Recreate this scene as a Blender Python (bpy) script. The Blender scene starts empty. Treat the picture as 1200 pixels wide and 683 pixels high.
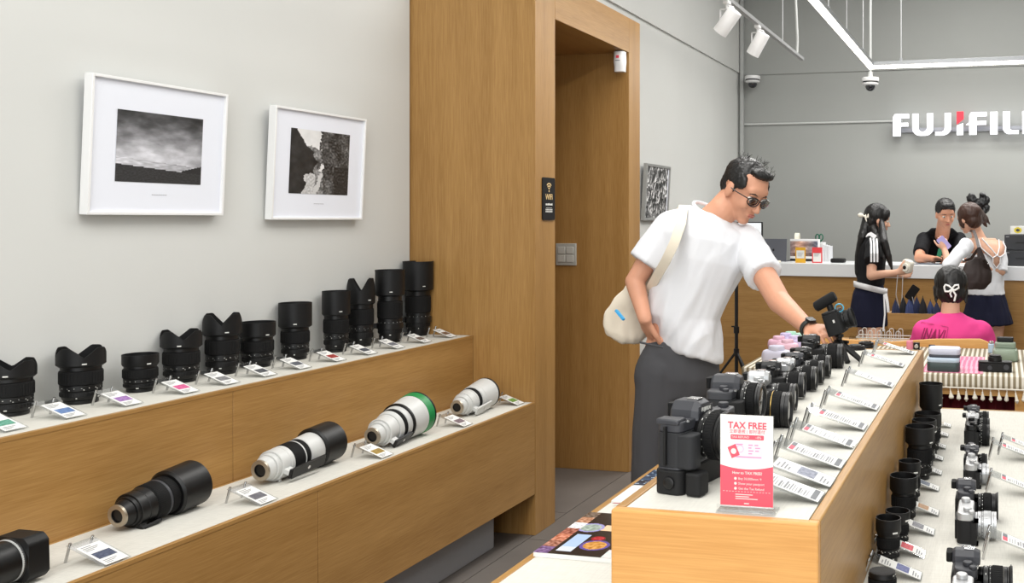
import bpy, bmesh, math, random
from mathutils import Vector, Matrix, noise
random.seed(7)
PI = math.pi
# ---------------------------------------------------------------- camera, world, lights, exposure
F, CX, HV, EYE = 1150.0, 906.0, 258.0, 1.42        # focal length, principal column, horizon row (1200 x 683 frame), eye height in metres
TH = math.atan(269.0 / F)
CO, SI = math.cos(TH), math.sin(TH)
scene = bpy.context.scene
col = scene.collection
cd = bpy.data.cameras.new('camera'); cam = bpy.data.objects.new('camera', cd); col.objects.link(cam)
cam.location = (0, 0, EYE); cam.rotation_euler = (PI/2, 0, TH)
cd.sensor_fit = 'HORIZONTAL'; cd.sensor_width = 36; cd.lens = 36 * F / 1200
cd.shift_x = (600 - CX) / 1200; cd.shift_y = -(341.5 - HV) / 1200; cd.clip_start = 0.05
scene.camera = cam
vs = scene.view_settings
vs.view_transform = 'Standard'; vs.look = 'None'; vs.gamma = 1; vs.use_curve_mapping = False
vs.exposure = 0.18
world = bpy.data.worlds.new('world'); scene.world = world; world.use_nodes = True
bg = world.node_tree.nodes['Background']; bg.inputs[0].default_value = (0.93, 0.97, 1.0, 1); bg.inputs[1].default_value = 0.9

def area(name, loc, rot, sx, sy, power, colr=(1, 0.985, 0.955)):
    l = bpy.data.lights.new(name, 'AREA'); l.shape = 'RECTANGLE'; l.size = sx; l.size_y = sy
    l.energy = power; l.color = colr
    o = bpy.data.objects.new(name, l); o.location = loc; o.rotation_euler = rot; col.objects.link(o)
    return o
# added fill lights under the unseen ceiling, no fixtures; then the hanging tubes' light
area('ceiling_fill_light', (-0.9, 1.0, 4.05), (0, 0, 0), 1.4, 3.0, 58)
area('ceiling_fill_light', (-0.9, 5.0, 4.05), (0, 0, 0), 1.4, 3.0, 62)
area('ceiling_fill_light', (1.9, 2.6, 4.05), (0, 0, 0), 1.0, 4.0, 50)
area('ceiling_fill_light', (0.2, 8.0, 4.05), (0, 0, 0), 3.0, 0.8, 85)
area('ceiling_fill_light', (-0.4, -1.3, 4.05), (0, 0, 0), 2.4, 1.8, 110)
area('tube_light', (-1.15, 5.2, 2.76), (0, 0, 0), 0.05, 6.6, 26)
area('tube_light', (0.75, 8.62, 2.76), (0, 0, 0), 3.6, 0.05, 34)
area('shop_window_light', (0.6, -3.0, 1.9), (PI/2, 0, 0), 5.0, 2.6, 95, (0.95, 0.98, 1.0))

# ---------------------------------------------------------------- geometry of the view -> points of the room
def ray(u): return ((u - CX) * CO - F * SI, (u - CX) * SI + F * CO)
def W(u, v, s):                       # point seen at (u, v) whose scale is s pixels per metre
    a, b = ray(u); return Vector((a / s, b / s, EYE - (v - HV) / s))
def at(u, v, z): return W(u, v, (v - HV) / (EYE - z))
def onx(u, v, x): a, b = ray(u); return W(u, v, a / x)
def ony(u, v, y): a, b = ray(u); return W(u, v, b / y)

def lin(c):
    c = c / 255.0
    return c / 12.92 if c <= 0.04045 else ((c + 0.055) / 1.055) ** 2.4
def rgb(r, g, b): return (lin(r), lin(g), lin(b), 1.0)

# ---------------------------------------------------------------- materials
MATS = {}
def mat(name, c=(128, 128, 128), rough=0.5, metal=0.0, bump=0.0, bscale=200, var=0.0, vscale=6, emit=0, spec=0.5, bdist=0.001):
    if name in MATS: return MATS[name]
    m = bpy.data.materials.new(name); m.use_nodes = True; nt = m.node_tree; p = nt.nodes['Principled BSDF']
    col4 = rgb(*c)
    p.inputs['Base Color'].default_value = col4; p.inputs['Roughness'].default_value = rough
    p.inputs['Metallic'].default_value = metal; p.inputs['Specular IOR Level'].default_value = spec
    tc = nt.nodes.new('ShaderNodeTexCoord')
    if var > 0:
        n = nt.nodes.new('ShaderNodeTexNoise'); n.inputs['Scale'].default_value = vscale; n.inputs['Detail'].default_value = 4
        nt.links.new(tc.outputs['Object'], n.inputs['Vector'])
        r = nt.nodes.new('ShaderNodeValToRGB'); k = var
        r.color_ramp.elements[0].position = 0.3; r.color_ramp.elements[1].position = 0.7
        r.color_ramp.elements[0].color = tuple(x * (1 - k) for x in col4[:3]) + (1,)
        r.color_ramp.elements[1].color = tuple(min(1, x * (1 + k)) for x in col4[:3]) + (1,)
        nt.links.new(n.outputs['Fac'], r.inputs['Fac']); nt.links.new(r.outputs['Color'], p.inputs['Base Color'])
    if bump > 0:
        n = nt.nodes.new('ShaderNodeTexNoise'); n.inputs['Scale'].default_value = bscale; n.inputs['Detail'].default_value = 2
        nt.links.new(tc.outputs['Object'], n.inputs['Vector'])
        b = nt.nodes.new('ShaderNodeBump'); b.inputs['Strength'].default_value = bump; b.inputs['Distance'].default_value = bdist
        nt.links.new(n.outputs['Fac'], b.inputs['Height']); nt.links.new(b.outputs['Normal'], p.inputs['Normal'])
    if emit:
        p.inputs['Emission Color'].default_value = col4; p.inputs['Emission Strength'].default_value = emit
    MATS[name] = m
    return m

def wood(name, axis, c1=(174, 134, 80), c2=(147, 108, 58), rough=0.38, fine=260):
    """oak veneer with its grain along the given axis ('x', 'y' or 'z')"""
    m = bpy.data.materials.new(name); m.use_nodes = True; nt = m.node_tree; p = nt.nodes['Principled BSDF']
    tc = nt.nodes.new('ShaderNodeTexCoord')
    def layer(across, along, detail=3):
        mp = nt.nodes.new('ShaderNodeMapping'); s = [across] * 3; s['xyz'.index(axis)] = along
        mp.inputs['Scale'].default_value = s
        nt.links.new(tc.outputs['Object'], mp.inputs['Vector'])
        n = nt.nodes.new('ShaderNodeTexNoise'); n.inputs['Scale'].default_value = 1; n.inputs['Detail'].default_value = detail
        n.inputs['Distortion'].default_value = 0.3
        nt.links.new(mp.outputs['Vector'], n.inputs['Vector']); return n
    big, fin = layer(14, 0.7), layer(fine, 9)
    mix = nt.nodes.new('ShaderNodeMix'); mix.data_type = 'FLOAT'; mix.inputs[0].default_value = 0.55
    nt.links.new(big.outputs['Fac'], mix.inputs[2]); nt.links.new(fin.outputs['Fac'], mix.inputs[3])
    r = nt.nodes.new('ShaderNodeValToRGB'); r.color_ramp.elements[0].position = 0.33; r.color_ramp.elements[1].position = 0.66
    r.color_ramp.elements[0].color = rgb(*c2); r.color_ramp.elements[1].color = rgb(*c1)
    nt.links.new(mix.outputs[0], r.inputs['Fac']); nt.links.new(r.outputs['Color'], p.inputs['Base Color'])
    p.inputs['Roughness'].default_value = rough; p.inputs['Specular IOR Level'].default_value = 0.35
    b = nt.nodes.new('ShaderNodeBump'); b.inputs['Strength'].default_value = 0.12; b.inputs['Distance'].default_value = 0.0006
    nt.links.new(fin.outputs['Fac'], b.inputs['Height']); nt.links.new(b.outputs['Normal'], p.inputs['Normal'])
    return m
WX, WY, WZ = wood('oak_veneer_across', 'x'), wood('oak_veneer_along', 'y'), wood('oak_veneer_upright', 'z')

def linen(name, c, scale=420, amt=0.10):
    m = bpy.data.materials.new(name); m.use_nodes = True; nt = m.node_tree; p = nt.nodes['Principled BSDF']
    tc = nt.nodes.new('ShaderNodeTexCoord'); outs = []
    for s in ((scale, scale * 0.06, 1), (scale * 0.06, scale, 1)):
        mp = nt.nodes.new('ShaderNodeMapping'); mp.inputs['Scale'].default_value = s
        nt.links.new(tc.outputs['Object'], mp.inputs['Vector'])
        n = nt.nodes.new('ShaderNodeTexNoise'); n.inputs['Scale'].default_value = 1; n.inputs['Detail'].default_value = 1
        nt.links.new(mp.outputs['Vector'], n.inputs['Vector']); outs.append(n)
    ad = nt.nodes.new('ShaderNodeMath'); ad.operation = 'ADD'
    nt.links.new(outs[0].outputs['Fac'], ad.inputs[0]); nt.links.new(outs[1].outputs['Fac'], ad.inputs[1])
    r = nt.nodes.new('ShaderNodeMapRange'); r.inputs[1].default_value = 0.7; r.inputs[2].default_value = 1.3
    r.inputs[3].default_value = 1 - amt; r.inputs[4].default_value = 1 + amt * 0.3
    nt.links.new(ad.outputs[0], r.inputs[0])
    mx = nt.nodes.new('ShaderNodeMix'); mx.data_type = 'RGBA'; mx.blend_type = 'MULTIPLY'; mx.inputs[0].default_value = 1
    mx.inputs[6].default_value = rgb(*c); nt.links.new(r.outputs[0], mx.inputs[7]); nt.links.new(mx.outputs[2], p.inputs['Base Color'])
    p.inputs['Roughness'].default_value = 0.85; p.inputs['Specular IOR Level'].default_value = 0.2
    return m
LINEN = linen('display_linen', (206, 204, 196))

def acrylic(name, tint=(0.97, 0.98, 0.985), g=0.10):
    m = bpy.data.materials.new(name); m.use_nodes = True; nt = m.node_tree; nt.nodes.clear()
    o = nt.nodes.new('ShaderNodeOutputMaterial'); t = nt.nodes.new('ShaderNodeBsdfTransparent'); gl = nt.nodes.new('ShaderNodeBsdfGlossy')
    t.inputs[0].default_value = tint + (1,); gl.inputs['Roughness'].default_value = 0.04
    fr = nt.nodes.new('ShaderNodeLayerWeight'); fr.inputs[0].default_value = 0.35
    ma = nt.nodes.new('ShaderNodeMath'); ma.operation = 'MULTIPLY_ADD'; ma.inputs[1].default_value = 0.6; ma.inputs[2].default_value = g * 0.5
    mx = nt.nodes.new('ShaderNodeMixShader')
    nt.links.new(fr.outputs['Facing'], ma.inputs[0]); nt.links.new(ma.outputs[0], mx.inputs[0])
    nt.links.new(t.outputs[0], mx.inputs[1]); nt.links.new(gl.outputs[0], mx.inputs[2]); nt.links.new(mx.outputs[0], o.inputs[0])
    return m
ACRYL = acrylic('clear_acrylic')
def printmat(name, rough=0.45):
    m = bpy.data.materials.new(name); m.use_nodes = True; nt = m.node_tree; p = nt.nodes['Principled BSDF']
    a = nt.nodes.new('ShaderNodeAttribute'); a.attribute_name = 'ink'
    nt.links.new(a.outputs['Color'], p.inputs['Base Color']); p.inputs['Roughness'].default_value = rough
    return m
PRINT = printmat('printed_paper'); GLOSSPRINT = printmat('glossy_print', 0.22)

BLACK = mat('satin_black_metal', (11, 11, 12), 0.4, spec=0.4)
BLACKP = mat('matt_black_plastic', (12, 12, 13), 0.5, spec=0.35, bump=0.15, bscale=900)
RUBBER = mat('ribbed_black_rubber', (10, 10, 11), 0.75, spec=0.3, bump=0.5, bscale=600)
GUN = mat('dark_grey_camera_paint', (52, 53, 58), 0.48, bump=0.1, bscale=1500)
LEATHER = mat('black_leatherette', (18, 18, 19), 0.65, spec=0.35, bump=0.6, bscale=1100)
SILVER = mat('silver_camera_metal', (188, 189, 190), 0.32, 0.55)
CHROME = mat('polished_steel', (200, 200, 200), 0.18, 1.0)
MOUNT = mat('brushed_mount_metal', (178, 168, 152), 0.35, 0.85)
LENSWHITE = mat('pale_grey_lens_paint', (198, 199, 197), 0.38, bump=0.05, bscale=900)
GLASS = mat('coated_lens_glass', (16, 18, 26), 0.05, 0.0, spec=1.0)
WHITEINK = mat('white_marking', (215, 215, 210), 0.6)
PAPER = mat('white_card', (226, 226, 223), 0.6)
GREYINK = mat('grey_lettering', (140, 141, 144), 0.7)
DARKINK = mat('dark_lettering', (70, 72, 76), 0.7)
REDINK = mat('coral_red_ink', (240, 82, 100), 0.55)
WHITEM = mat('white_lacquer', (232, 232, 232), 0.4)
WALLM = mat('warm_grey_wall_paint', (204, 205, 202), 0.8, var=0.012, vscale=2, bump=0.12, bscale=120)
BACKM = mat('grey_back_wall_paint', (155, 157, 154), 0.8, var=0.02, vscale=1.5, bump=0.12, bscale=120)

# ---------------------------------------------------------------- mesh helpers
class MB:
    def __init__(s): s.v = []; s.f = []; s.m = []
    def add(s, vs, fs, mi=0, M=None):
        o = len(s.v)
        s.v += [tuple(M @ Vector(p)) if M is not None else tuple(p) for p in vs]
        s.f += [tuple(i + o for i in f) for f in fs]; s.m += [mi] * len(fs)
        return s
    def box(s, x0, x1, y0, y1, z0, z1, mi=0, M=None):
        vs = [(x, y, z) for z in (z0, z1) for y in (y0, y1) for x in (x0, x1)]
        return s.add(vs, [(0, 2, 3, 1), (4, 5, 7, 6), (0, 1, 5, 4), (2, 6, 7, 3), (0, 4, 6, 2), (1, 3, 7, 5)], mi, M)
    def lathe(s, prof, seg=40, mi=0, M=None, closed=False):
        """prof: (radius, z) pairs turned about Z; ends are capped unless the profile is a closed ring"""
        vs = []; fs = []; n = len(prof)
        for r, z in prof:
            for k in range(seg):
                a = 2 * PI * k / seg; vs.append((r * math.cos(a), r * math.sin(a), z))
        rng = range(n) if closed else range(n - 1)
        for i in rng:
            j = (i + 1) % n
            for k in range(seg):
                l = (k + 1) % seg; fs.append((i * seg + k, i * seg + l, j * seg + l, j * seg + k))
        if not closed:
            fs.append(tuple(range(seg - 1, -1, -1))); fs.append(tuple((n - 1) * seg + k for k in range(seg)))
        return s.add(vs, fs, mi, M)
    def prism(s, poly, z0, z1, mi=0, M=None):
        n = len(poly)
        vs = [(x, y, z0) for x, y in poly] + [(x, y, z1) for x, y in poly]
        fs = [tuple(range(n - 1, -1, -1)), tuple(range(n, 2 * n))] + [(i, (i + 1) % n, n + (i + 1) % n, n + i) for i in range(n)]
        return s.add(vs, fs, mi, M)
    def tube(s, pts, r, seg=8, mi=0, M=None, closed=False):
        pts = [Vector(p) for p in pts]; n = len(pts); vs = []; fs = []; prev = None
        for i, p in enumerate(pts):
            if closed: d = pts[(i + 1) % n] - pts[i - 1]
            else: d = pts[min(i + 1, n - 1)] - pts[max(i - 1, 0)]
            d.normalize()
            if prev is None: a = d.orthogonal().normalized()
            else: a = (prev - d * prev.dot(d)).normalized()
            prev = a; b = d.cross(a); rr = r[i] if isinstance(r, (list, tuple)) else r
            for k in range(seg):
                t = 2 * PI * k / seg; vs.append(p + (a * math.cos(t) + b * math.sin(t)) * rr)
        for i in range(n if closed else n - 1):
            j = (i + 1) % n
            for k in range(seg):
                l = (k + 1) % seg; fs.append((i * seg + k, i * seg + l, j * seg + l, j * seg + k))
        if not closed:
            fs.append(tuple(range(seg - 1, -1, -1))); fs.append(tuple((n - 1) * seg + k for k in range(seg)))
        return s.add(vs, fs, mi, M)
    def loft(s, rings, mi=0, M=None):
        n = len(rings[0]); vs = [p for r in rings for p in r]; fs = []
        for i in range(len(rings) - 1):
            for k in range(n):
                l = (k + 1) % n; fs.append((i * n + k, i * n + l, (i + 1) * n + l, (i + 1) * n + k))
        fs.append(tuple(range(n - 1, -1, -1))); fs.append(tuple((len(rings) - 1) * n + k for k in range(n)))
        return s.add(vs, fs, mi, M)
    def ell(s, c, r, R=None, nu=16, nv=10, mi=0):
        c = Vector(c); vs = []; fs = []; R = R or Matrix.Identity(3)
        for j in range(1, nv):
            t = PI * j / nv
            for k in range(nu):
                a = 2 * PI * k / nu
                vs.append(c + R @ Vector((r[0] * math.sin(t) * math.cos(a), r[1] * math.sin(t) * math.sin(a), r[2] * math.cos(t))))
        for j in range(nv - 2):
            for k in range(nu):
                l = (k + 1) % nu; fs.append((j * nu + k, (j + 1) * nu + k, (j + 1) * nu + l, j * nu + l))
        top = len(vs); vs.append(c + R @ Vector((0, 0, r[2]))); vs.append(c + R @ Vector((0, 0, -r[2])))
        for k in range(nu):
            l = (k + 1) % nu; fs.append((top, k, l)); fs.append((top + 1, (nv - 2) * nu + l, (nv - 2) * nu + k))
        return s.add(vs, fs, mi)
    def cap(s, p0, r0, p1, r1, seg=14):              # tapered limb with round ends
        p0, p1 = Vector(p0), Vector(p1); d = (p1 - p0); L = d.length; d.normalize()
        pts = []; rs = []
        for k in range(5): t = PI / 2 * k / 5; pts.append(p0 - d * r0 * math.cos(t)); rs.append(max(1e-4, r0 * math.sin(t)))
        pts.append(p0); rs.append(r0); pts.append(p1); rs.append(r1)
        for k in range(4, -1, -1): t = PI / 2 * k / 5; pts.append(p1 + d * r1 * math.cos(t)); rs.append(max(1e-4, r1 * math.sin(t)))
        return s.tube(pts, rs, seg)
    def mesh(s, name, mats, smooth=True, angle=38):
        me = bpy.data.meshes.new(name); me.from_pydata(s.v, [], s.f)
        for m in (mats if isinstance(mats, (list, tuple)) else [mats]): me.materials.append(m)
        me.polygons.foreach_set('material_index', s.m)
        me.update()
        if smooth:
            me.polygons.foreach_set('use_smooth', [True] * len(me.polygons)); me.set_sharp_from_angle(angle=math.radians(angle))
        return me
    def build(s, name, mats, parent=None, bevel=0, seg=2, smooth=True, angle=38):
        o = bpy.data.objects.new(name, s.mesh(name, mats, smooth, angle)); col.objects.link(o)
        if parent is not None: o.parent = parent
        if bevel:
            b = o.modifiers.new('bevel', 'BEVEL'); b.width = bevel; b.segments = seg; b.limit_method = 'ANGLE'; b.harden_normals = False
        return o
def tag(o, label, cat, group=None):
    o['label'] = label; o['category'] = cat
    if group: o['group'] = group
    return o
def thing(name, label, cat, loc=(0, 0, 0), rz=0, group=None):
    o = bpy.data.objects.new(name, None); col.objects.link(o); o.location = loc; o.rotation_euler = (0, 0, rz); o.empty_display_size = 0.05
    return tag(o, label, cat, group)
def struct(o): o['kind'] = 'structure'; return o
def dup(root, label=None, loc=None, rz=None):
    r = root.copy(); col.objects.link(r)
    if loc is not None: r.location = loc
    if rz is not None: r.rotation_euler = (0, 0, rz)
    if label: r['label'] = label
    for ch in list(root.children):
        c = ch.copy(); col.objects.link(c); c.parent = r
        for g in list(ch.children):
            d = g.copy(); col.objects.link(d); d.parent = c
    return r
def B(x0, x1, y0, y1, z0, z1): return MB().box(x0, x1, y0, y1, z0, z1)
def axisM(p0, d, up=(0, 0, 1)):
    """frame whose Z runs along d from p0, X as near to up as it can"""
    z = Vector(d).normalized(); x = Vector(up); x = (x - z * x.dot(z)).normalized(); y = z.cross(x)
    M = Matrix((x, y, z)).transposed().to_4x4(); M.translation = Vector(p0); return M
def rrect(w, h, r, n=4, cx=0, cy=0):
    out = []
    for sx, sy, a0 in ((1, 1, 0), (-1, 1, 90), (-1, -1, 180), (1, -1, 270)):
        for k in range(n + 1):
            a = math.radians(a0 + 90 * k / n)
            out.append((cx + sx * (w / 2 - r) + r * math.cos(a), cy + sy * (h / 2 - r) + r * math.sin(a)))
    return out
def text_mesh(s, size, M, mb, mi=0, ext=0.0003, align='CENTER', xs=1.0, bold=0.0):
    """lettering as geometry, drawn in the local XY plane of M"""
    cu = bpy.data.curves.new('t', 'FONT'); cu.body = s; cu.size = size; cu.align_x = align; cu.align_y = 'CENTER'
    cu.extrude = ext; cu.resolution_u = 2; cu.offset = bold
    o = bpy.data.objects.new('t', cu); col.objects.link(o)
    bpy.context.view_layer.update()
    me = bpy.data.meshes.new_from_object(o.evaluated_get(bpy.context.evaluated_depsgraph_get()))
    mb.add([(v.co.x * xs, v.co.y, v.co.z) for v in me.vertices], [tuple(p.vertices) for p in me.polygons], mi, M)
    bpy.data.objects.remove(o); bpy.data.curves.remove(cu); bpy.data.meshes.remove(me)
def picture(name, w, h, nx, ny, fn, M, parent, m=None, thick=0.0006):
    """flat print: a thin sheet in the local XY plane of M, its ink from fn(u, v) with u, v in 0..1 (v up)"""
    mb = MB(); vs = []; fs = []
    for j in range(ny + 1):
        for i in range(nx + 1): vs.append((-w/2 + w*i/nx, -h/2 + h*j/ny, thick))
    for j in range(ny):
        for i in range(nx):
            a = j*(nx+1)+i; fs.append((a, a+1, a+nx+2, a+nx+1))
    mb.add(vs, fs, 0, M)
    me = mb.mesh(name, m or PRINT, smooth=False)
    ca = me.color_attributes.new('ink', 'FLOAT_COLOR', 'CORNER')
    flat = []
    for j in range(ny):
        for i in range(nx):
            c = fn((i + 0.5)/nx, (j + 0.5)/ny); q = [lin(c[0]), lin(c[1]), lin(c[2]), 1.0]
            flat += q * 4
    ca.data.foreach_set('color', flat)
    o = bpy.data.objects.new(name, me); col.objects.link(o)
    if parent is not None: o.parent = parent
    return o
def nz(x, y, z=0.0): return noise.noise(Vector((x, y, z)))        # about -1..1
def fb(x, y, z=0.0, o=4): return noise.fractal(Vector((x, y, z)), 1.0, 2.0, o)
def mixc(a, b, t): t = max(0, min(1, t)); return tuple(a[i] + (b[i] - a[i]) * t for i in range(3))
# ---------------------------------------------------------------- the room
XW, YB, ZC = -2.68, 9.9, 4.1
FLOORM = mat('dark_stone_floor', (102, 96, 91), 0.55, var=0.16, vscale=2.2, bump=0.1, bscale=60)
GROUT = mat('dark_grout', (48, 45, 43), 0.8)
fl = struct(B(XW - 0.6, 4.4, -3.2, YB + 0.2, -0.1, -0.006).build('floor', GROUT))
tm = {}
def tile(x, y, w=0.596, d=1.196):
    if (w, d) not in tm:
        tm[(w, d)] = MB().box(0, w, 0, d, -0.012, 0).mesh('tile', FLOORM, smooth=False)
    o = bpy.data.objects.new('tile', tm[(w, d)]); o.location = (x, y, 0); o.parent = fl; col.objects.link(o)
for i in range(12):
    for j in range(11):
        x, y = XW - 0.58 + 0.6 * i + 0.002, -3.19 + 1.2 * j + (0.4 if i % 2 else 0) + 0.002
        tile(x, y)
struct(MB().box(XW - 0.15, XW, -3.2, 4.05, 0, ZC).box(XW - 0.15, XW, 5.36, YB, 0, 2.95).box(XW - 0.15, XW, 4.05, 5.36, 2.56, 2.95)
       .box(XW - 0.15, XW + 0.018, 4.28, YB, 2.95, ZC).box(XW - 0.15, XW, 4.05, 4.28, 2.95, ZC).build('wall_left', WALLM))
struct(MB().box(XW - 0.15, 4.4, YB, YB + 0.15, 0, 2.93).box(XW - 0.15, 4.4, YB - 0.012, YB + 0.15, 2.93, ZC).build('wall_back', BACKM))
struct(B(4.25, 4.4, -3.2, YB, 0, ZC).build('wall_right', WALLM))
struct(MB().box(XW - 0.15, -1.9, -3.35, -3.2, 0, ZC).box(3.1, 4.4, -3.35, -3.2, 0, ZC).box(-1.9, 3.1, -3.35, -3.2, 3.2, ZC).build('wall_front', WALLM))
struct(B(XW - 0.15, 4.4, -3.35, YB + 0.15, ZC, ZC + 0.1).build('ceiling', mat('ceiling_paint', (190, 190, 188), 0.8)))
w1 = struct(MB().box(-1.9, -1.85, -3.3, -3.25, 0, 3.2).box(3.05, 3.1, -3.3, -3.25, 0, 3.2).box(0.57, 0.63, -3.3, -3.25, 0, 3.2)
            .box(-1.9, 3.1, -3.3, -3.25, 3.14, 3.2).box(-1.9, 3.1, -3.3, -3.25, 0, 0.08).build('window_1', BLACK))
# corner conduit and the thin cable duct along the back wall
struct(B(XW + 0.03, XW + 0.062, YB - 0.075, YB - 0.035, 0, ZC).build('trim_1', mat('duct_grey', (176, 178, 176), 0.5)))
p = ony(1046, 143, YB); q = ony(876, 146, YB)
struct(MB().tube([(XW + 0.06, YB - 0.012, q.z), (p.x + 0.1, YB - 0.012, q.z)], 0.011).build('trim_2', mat('duct_pale', (196, 198, 196), 0.5)))
# wooden portal: column, header, far jamb and the panelled recess
por = struct(bpy.data.objects.new('door_1', None)); col.objects.link(por)
XP = -2.05
B(XW - 0.02, XP, 4.06, 4.262, 0, 2.56).build('side_column', WZ, por, 0.002)
B(XW - 0.02, XP, 5.2, 5.37, 0, 2.56).build('far_jamb', WZ, por, 0.002)
B(XW - 0.02, XP, 4.262, 5.2, 2.365, 2.56).build('header', WY, por, 0.002)
B(XW - 0.6, XW - 0.02, 5.2, 5.24, 0, 2.56).build('recess_panel', WZ, por)
B(XW - 0.62, XW - 0.6, 4.2, 5.24, 0, 2.56).build('recess_panel', WZ, por)
B(XW - 0.6, XW - 0.02, 4.262, 5.2, 2.365, 2.4).build('recess_panel', WZ, por)
B(XW - 0.6, XW - 0.02, 4.2, 4.262, 0, 2.4).build('recess_panel', WZ, por)
# switch plate
sp = ony(664, 298, 5.2)
sw = thing('light_switch', 'pale grey four-gang light switch plate on the dark wooden recess panel', 'switch', (sp.x, 5.2, sp.z))
B(-0.063, 0.063, -0.010, 0, -0.063, 0.063).build('plate', mat('switch_grey', (178, 178, 172), 0.4), sw, 0.003)
for dx in (-1, 1):
    for dz in (-1, 1):
        B(dx * 0.026 - 0.022, dx * 0.026 + 0.022, -0.0145, -0.0095, dz * 0.024 - 0.020, dz * 0.024 + 0.020).build('rocker', mat('switch_key', (192, 192, 186), 0.35), sw, 0.002)
# wifi plate on the face of the column
wp = onx(642, 233, XP)
wf = thing('wifi_sign', 'small black WIFI plate with tan fan symbol on the wooden column', 'sign', (XP, wp.y, wp.z))
mwf = Matrix.Translation((0.006, 0, 0)) @ Matrix.Rotation(PI/2, 4, 'Z') @ Matrix.Rotation(PI/2, 4, 'X')
hw, hh = 0.062, 0.098
MB().prism(rrect(2 * hw, 2 * hh, 0.008), 0, 0.006, 0, Matrix.Rotation(PI/2, 4, 'Z') @ Matrix.Rotation(PI/2, 4, 'X')).build('plate', mat('wifi_black', (26, 25, 25), 0.7, spec=.2), wf)
TAN = mat('tan_ink', (214, 184, 130), 0.5)
g = MB()
for r in (0.012, 0.023, 0.034):
    poly = [(r * math.sin(math.radians(a)), r * math.cos(math.radians(a))) for a in range(-45, 46, 9)] + \
           [((r - 0.006) * math.sin(math.radians(a)), (r - 0.006) * math.cos(math.radians(a))) for a in range(45, -46, -9)]
    g.prism([(x, y + 0.040) for x, y in poly], 0, 0.0008, 0, mwf)
g.prism([(0.005 * math.cos(k * PI / 4), 0.036 + 0.005 * math.sin(k * PI / 4)) for k in range(8)], 0, 0.0008, 0, mwf)
text_mesh('WIFI', 0.036, mwf @ Matrix.Translation((0, 0.008, 0.0004)), g, 0, 0.0004, bold=0.0006)
g.build('symbol', TAN, wf, smooth=False)
g = MB()
for k, (x0, x1) in enumerate(((-.034, -.016), (-.013, .004), (.007, .020), (.023, .034))):
    g.prism([(x0, -.030), (x1, -.030), (x1, -.022 + .002 * (k % 2)), (x0, -.022)], 0, 0.0006, 0, mwf)
g.prism([(-0.03, -0.042), (0.03, -0.042), (0.03, -0.0405), (-0.03, -0.0405)], 0, 0.0006, 0, mwf)
for i in range(6):
    for j in range(2):
        g.prism([(-.034 + i*.0118, -.062 + j*.009), (-.026 + i*.0118, -.062 + j*.009), (-.026 + i*.0118, -.0555 + j*.009), (-.034 + i*.0118, -.0555 + j*.009)], 0, 0.0006, 0, mwf)
g.build('lettering', WHITEINK, wf, smooth=False)
# motion sensor under the header
mp = onx(732, 76, XP)
ms = thing('motion_sensor', 'white rounded motion detector with red square under the portal header', 'sensor', (XP - 0.03, 5.14, 2.365))
MB().loft([[Vector((x, y * (1 if i < 3 else 0.8), -0.006 - i * 0.028)) for x, y in rrect(0.06, 0.075 - 0.006 * abs(i - 2), 0.02)] for i in range(5)]).build('housing', WHITEM, ms)
B(-0.02, 0.02, -0.02, 0.02, -0.01, 0).build('bracket', BLACKP, ms)
B(-0.008, 0.008, -0.0395, -0.036, -0.045, -0.03).build('red_mark', REDINK, ms)
B(-0.014, 0.014, -0.0385, -0.036, -0.060, -0.057).build('lettering', DARKINK, ms)

# ---------------------------------------------------------------- stepped display bench on the left
XF1, XF0, ZT1, ZT0, YE = -2.357, -2.05, 0.893, 0.600, 4.058
be = thing('upper_display_tier', 'long honey oak raised tier with linen top against the left wall', 'display bench', (XW, 0.9, 0))
bl = thing('lower_display_tier', 'long lower oak tier with linen top and grey plinth, in front of the raised tier', 'display bench', (XF1, 0.9, 0))
def bpart(name, x0, x1, y0, y1, z0, z1, m, bev=0.0015, o_=None):
    o_ = o_ or be; o = B(x0, x1, y0, y1, z0, z1).build(name, m, o_, bev); o.location = -Vector(o_.location); return o
ys = [0.9, 1.18, 2.62, YE]
for i in range(3):
    bpart('front_panel', XF1 - 0.02, XF1 - 0.001, ys[i] + 0.0012, ys[i+1] - 0.0012, 0.19, ZT1 - 0.004, WY, 0.001)
    bpart('front_panel', XF0 - 0.02, XF0, ys[i] + 0.0012, ys[i+1] - 0.0012, 0.187, ZT0 - 0.004, WY, 0.001, bl)
bpart('carcass', XW + 0.002, XF1 - 0.021, 0.9, YE, 0.187, ZT1 - 0.016, WY)
bpart('carcass', XF1 + 0.001, XF0 - 0.021, 0.9, YE, 0.19, ZT0 - 0.016, WY, o_=bl)
bpart('edge_strip', XF1 - 0.014, XF1 + 0.0, 0.9, YE, ZT1 - 0.012, ZT1, WY, 0.001)
bpart('edge_strip', XF0 - 0.014, XF0 + 0.001, 0.9, YE, ZT0 - 0.012, ZT0, WY, 0.001, bl)
bpart('edge_strip', XF1 + 0.0005, XF1 + 0.012, 0.9, YE, ZT0 - 0.014, ZT0, WY, 0.001, bl)
bpart('top_cloth', XW + 0.002, XF1 - 0.0145, 0.9, YE, ZT1 - 0.015, ZT1 - 0.0005, LINEN, 0)
bpart('top_cloth', XF1 + 0.0125, XF0 - 0.0145, 0.9, YE, ZT0 - 0.015, ZT0 - 0.0005, LINEN, 0, bl)
bpart('plinth', XF1 + 0.02, -2.15, 0.95, 3.87, 0.001, 0.1865, mat('grey_plinth', (150, 151, 154), 0.5), 0.0015, bl)
bpart('plinth', XW + 0.002, XF1 - 0.02, 0.95, 3.87, 0.001, 0.1865, mat('grey_plinth'))

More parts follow.
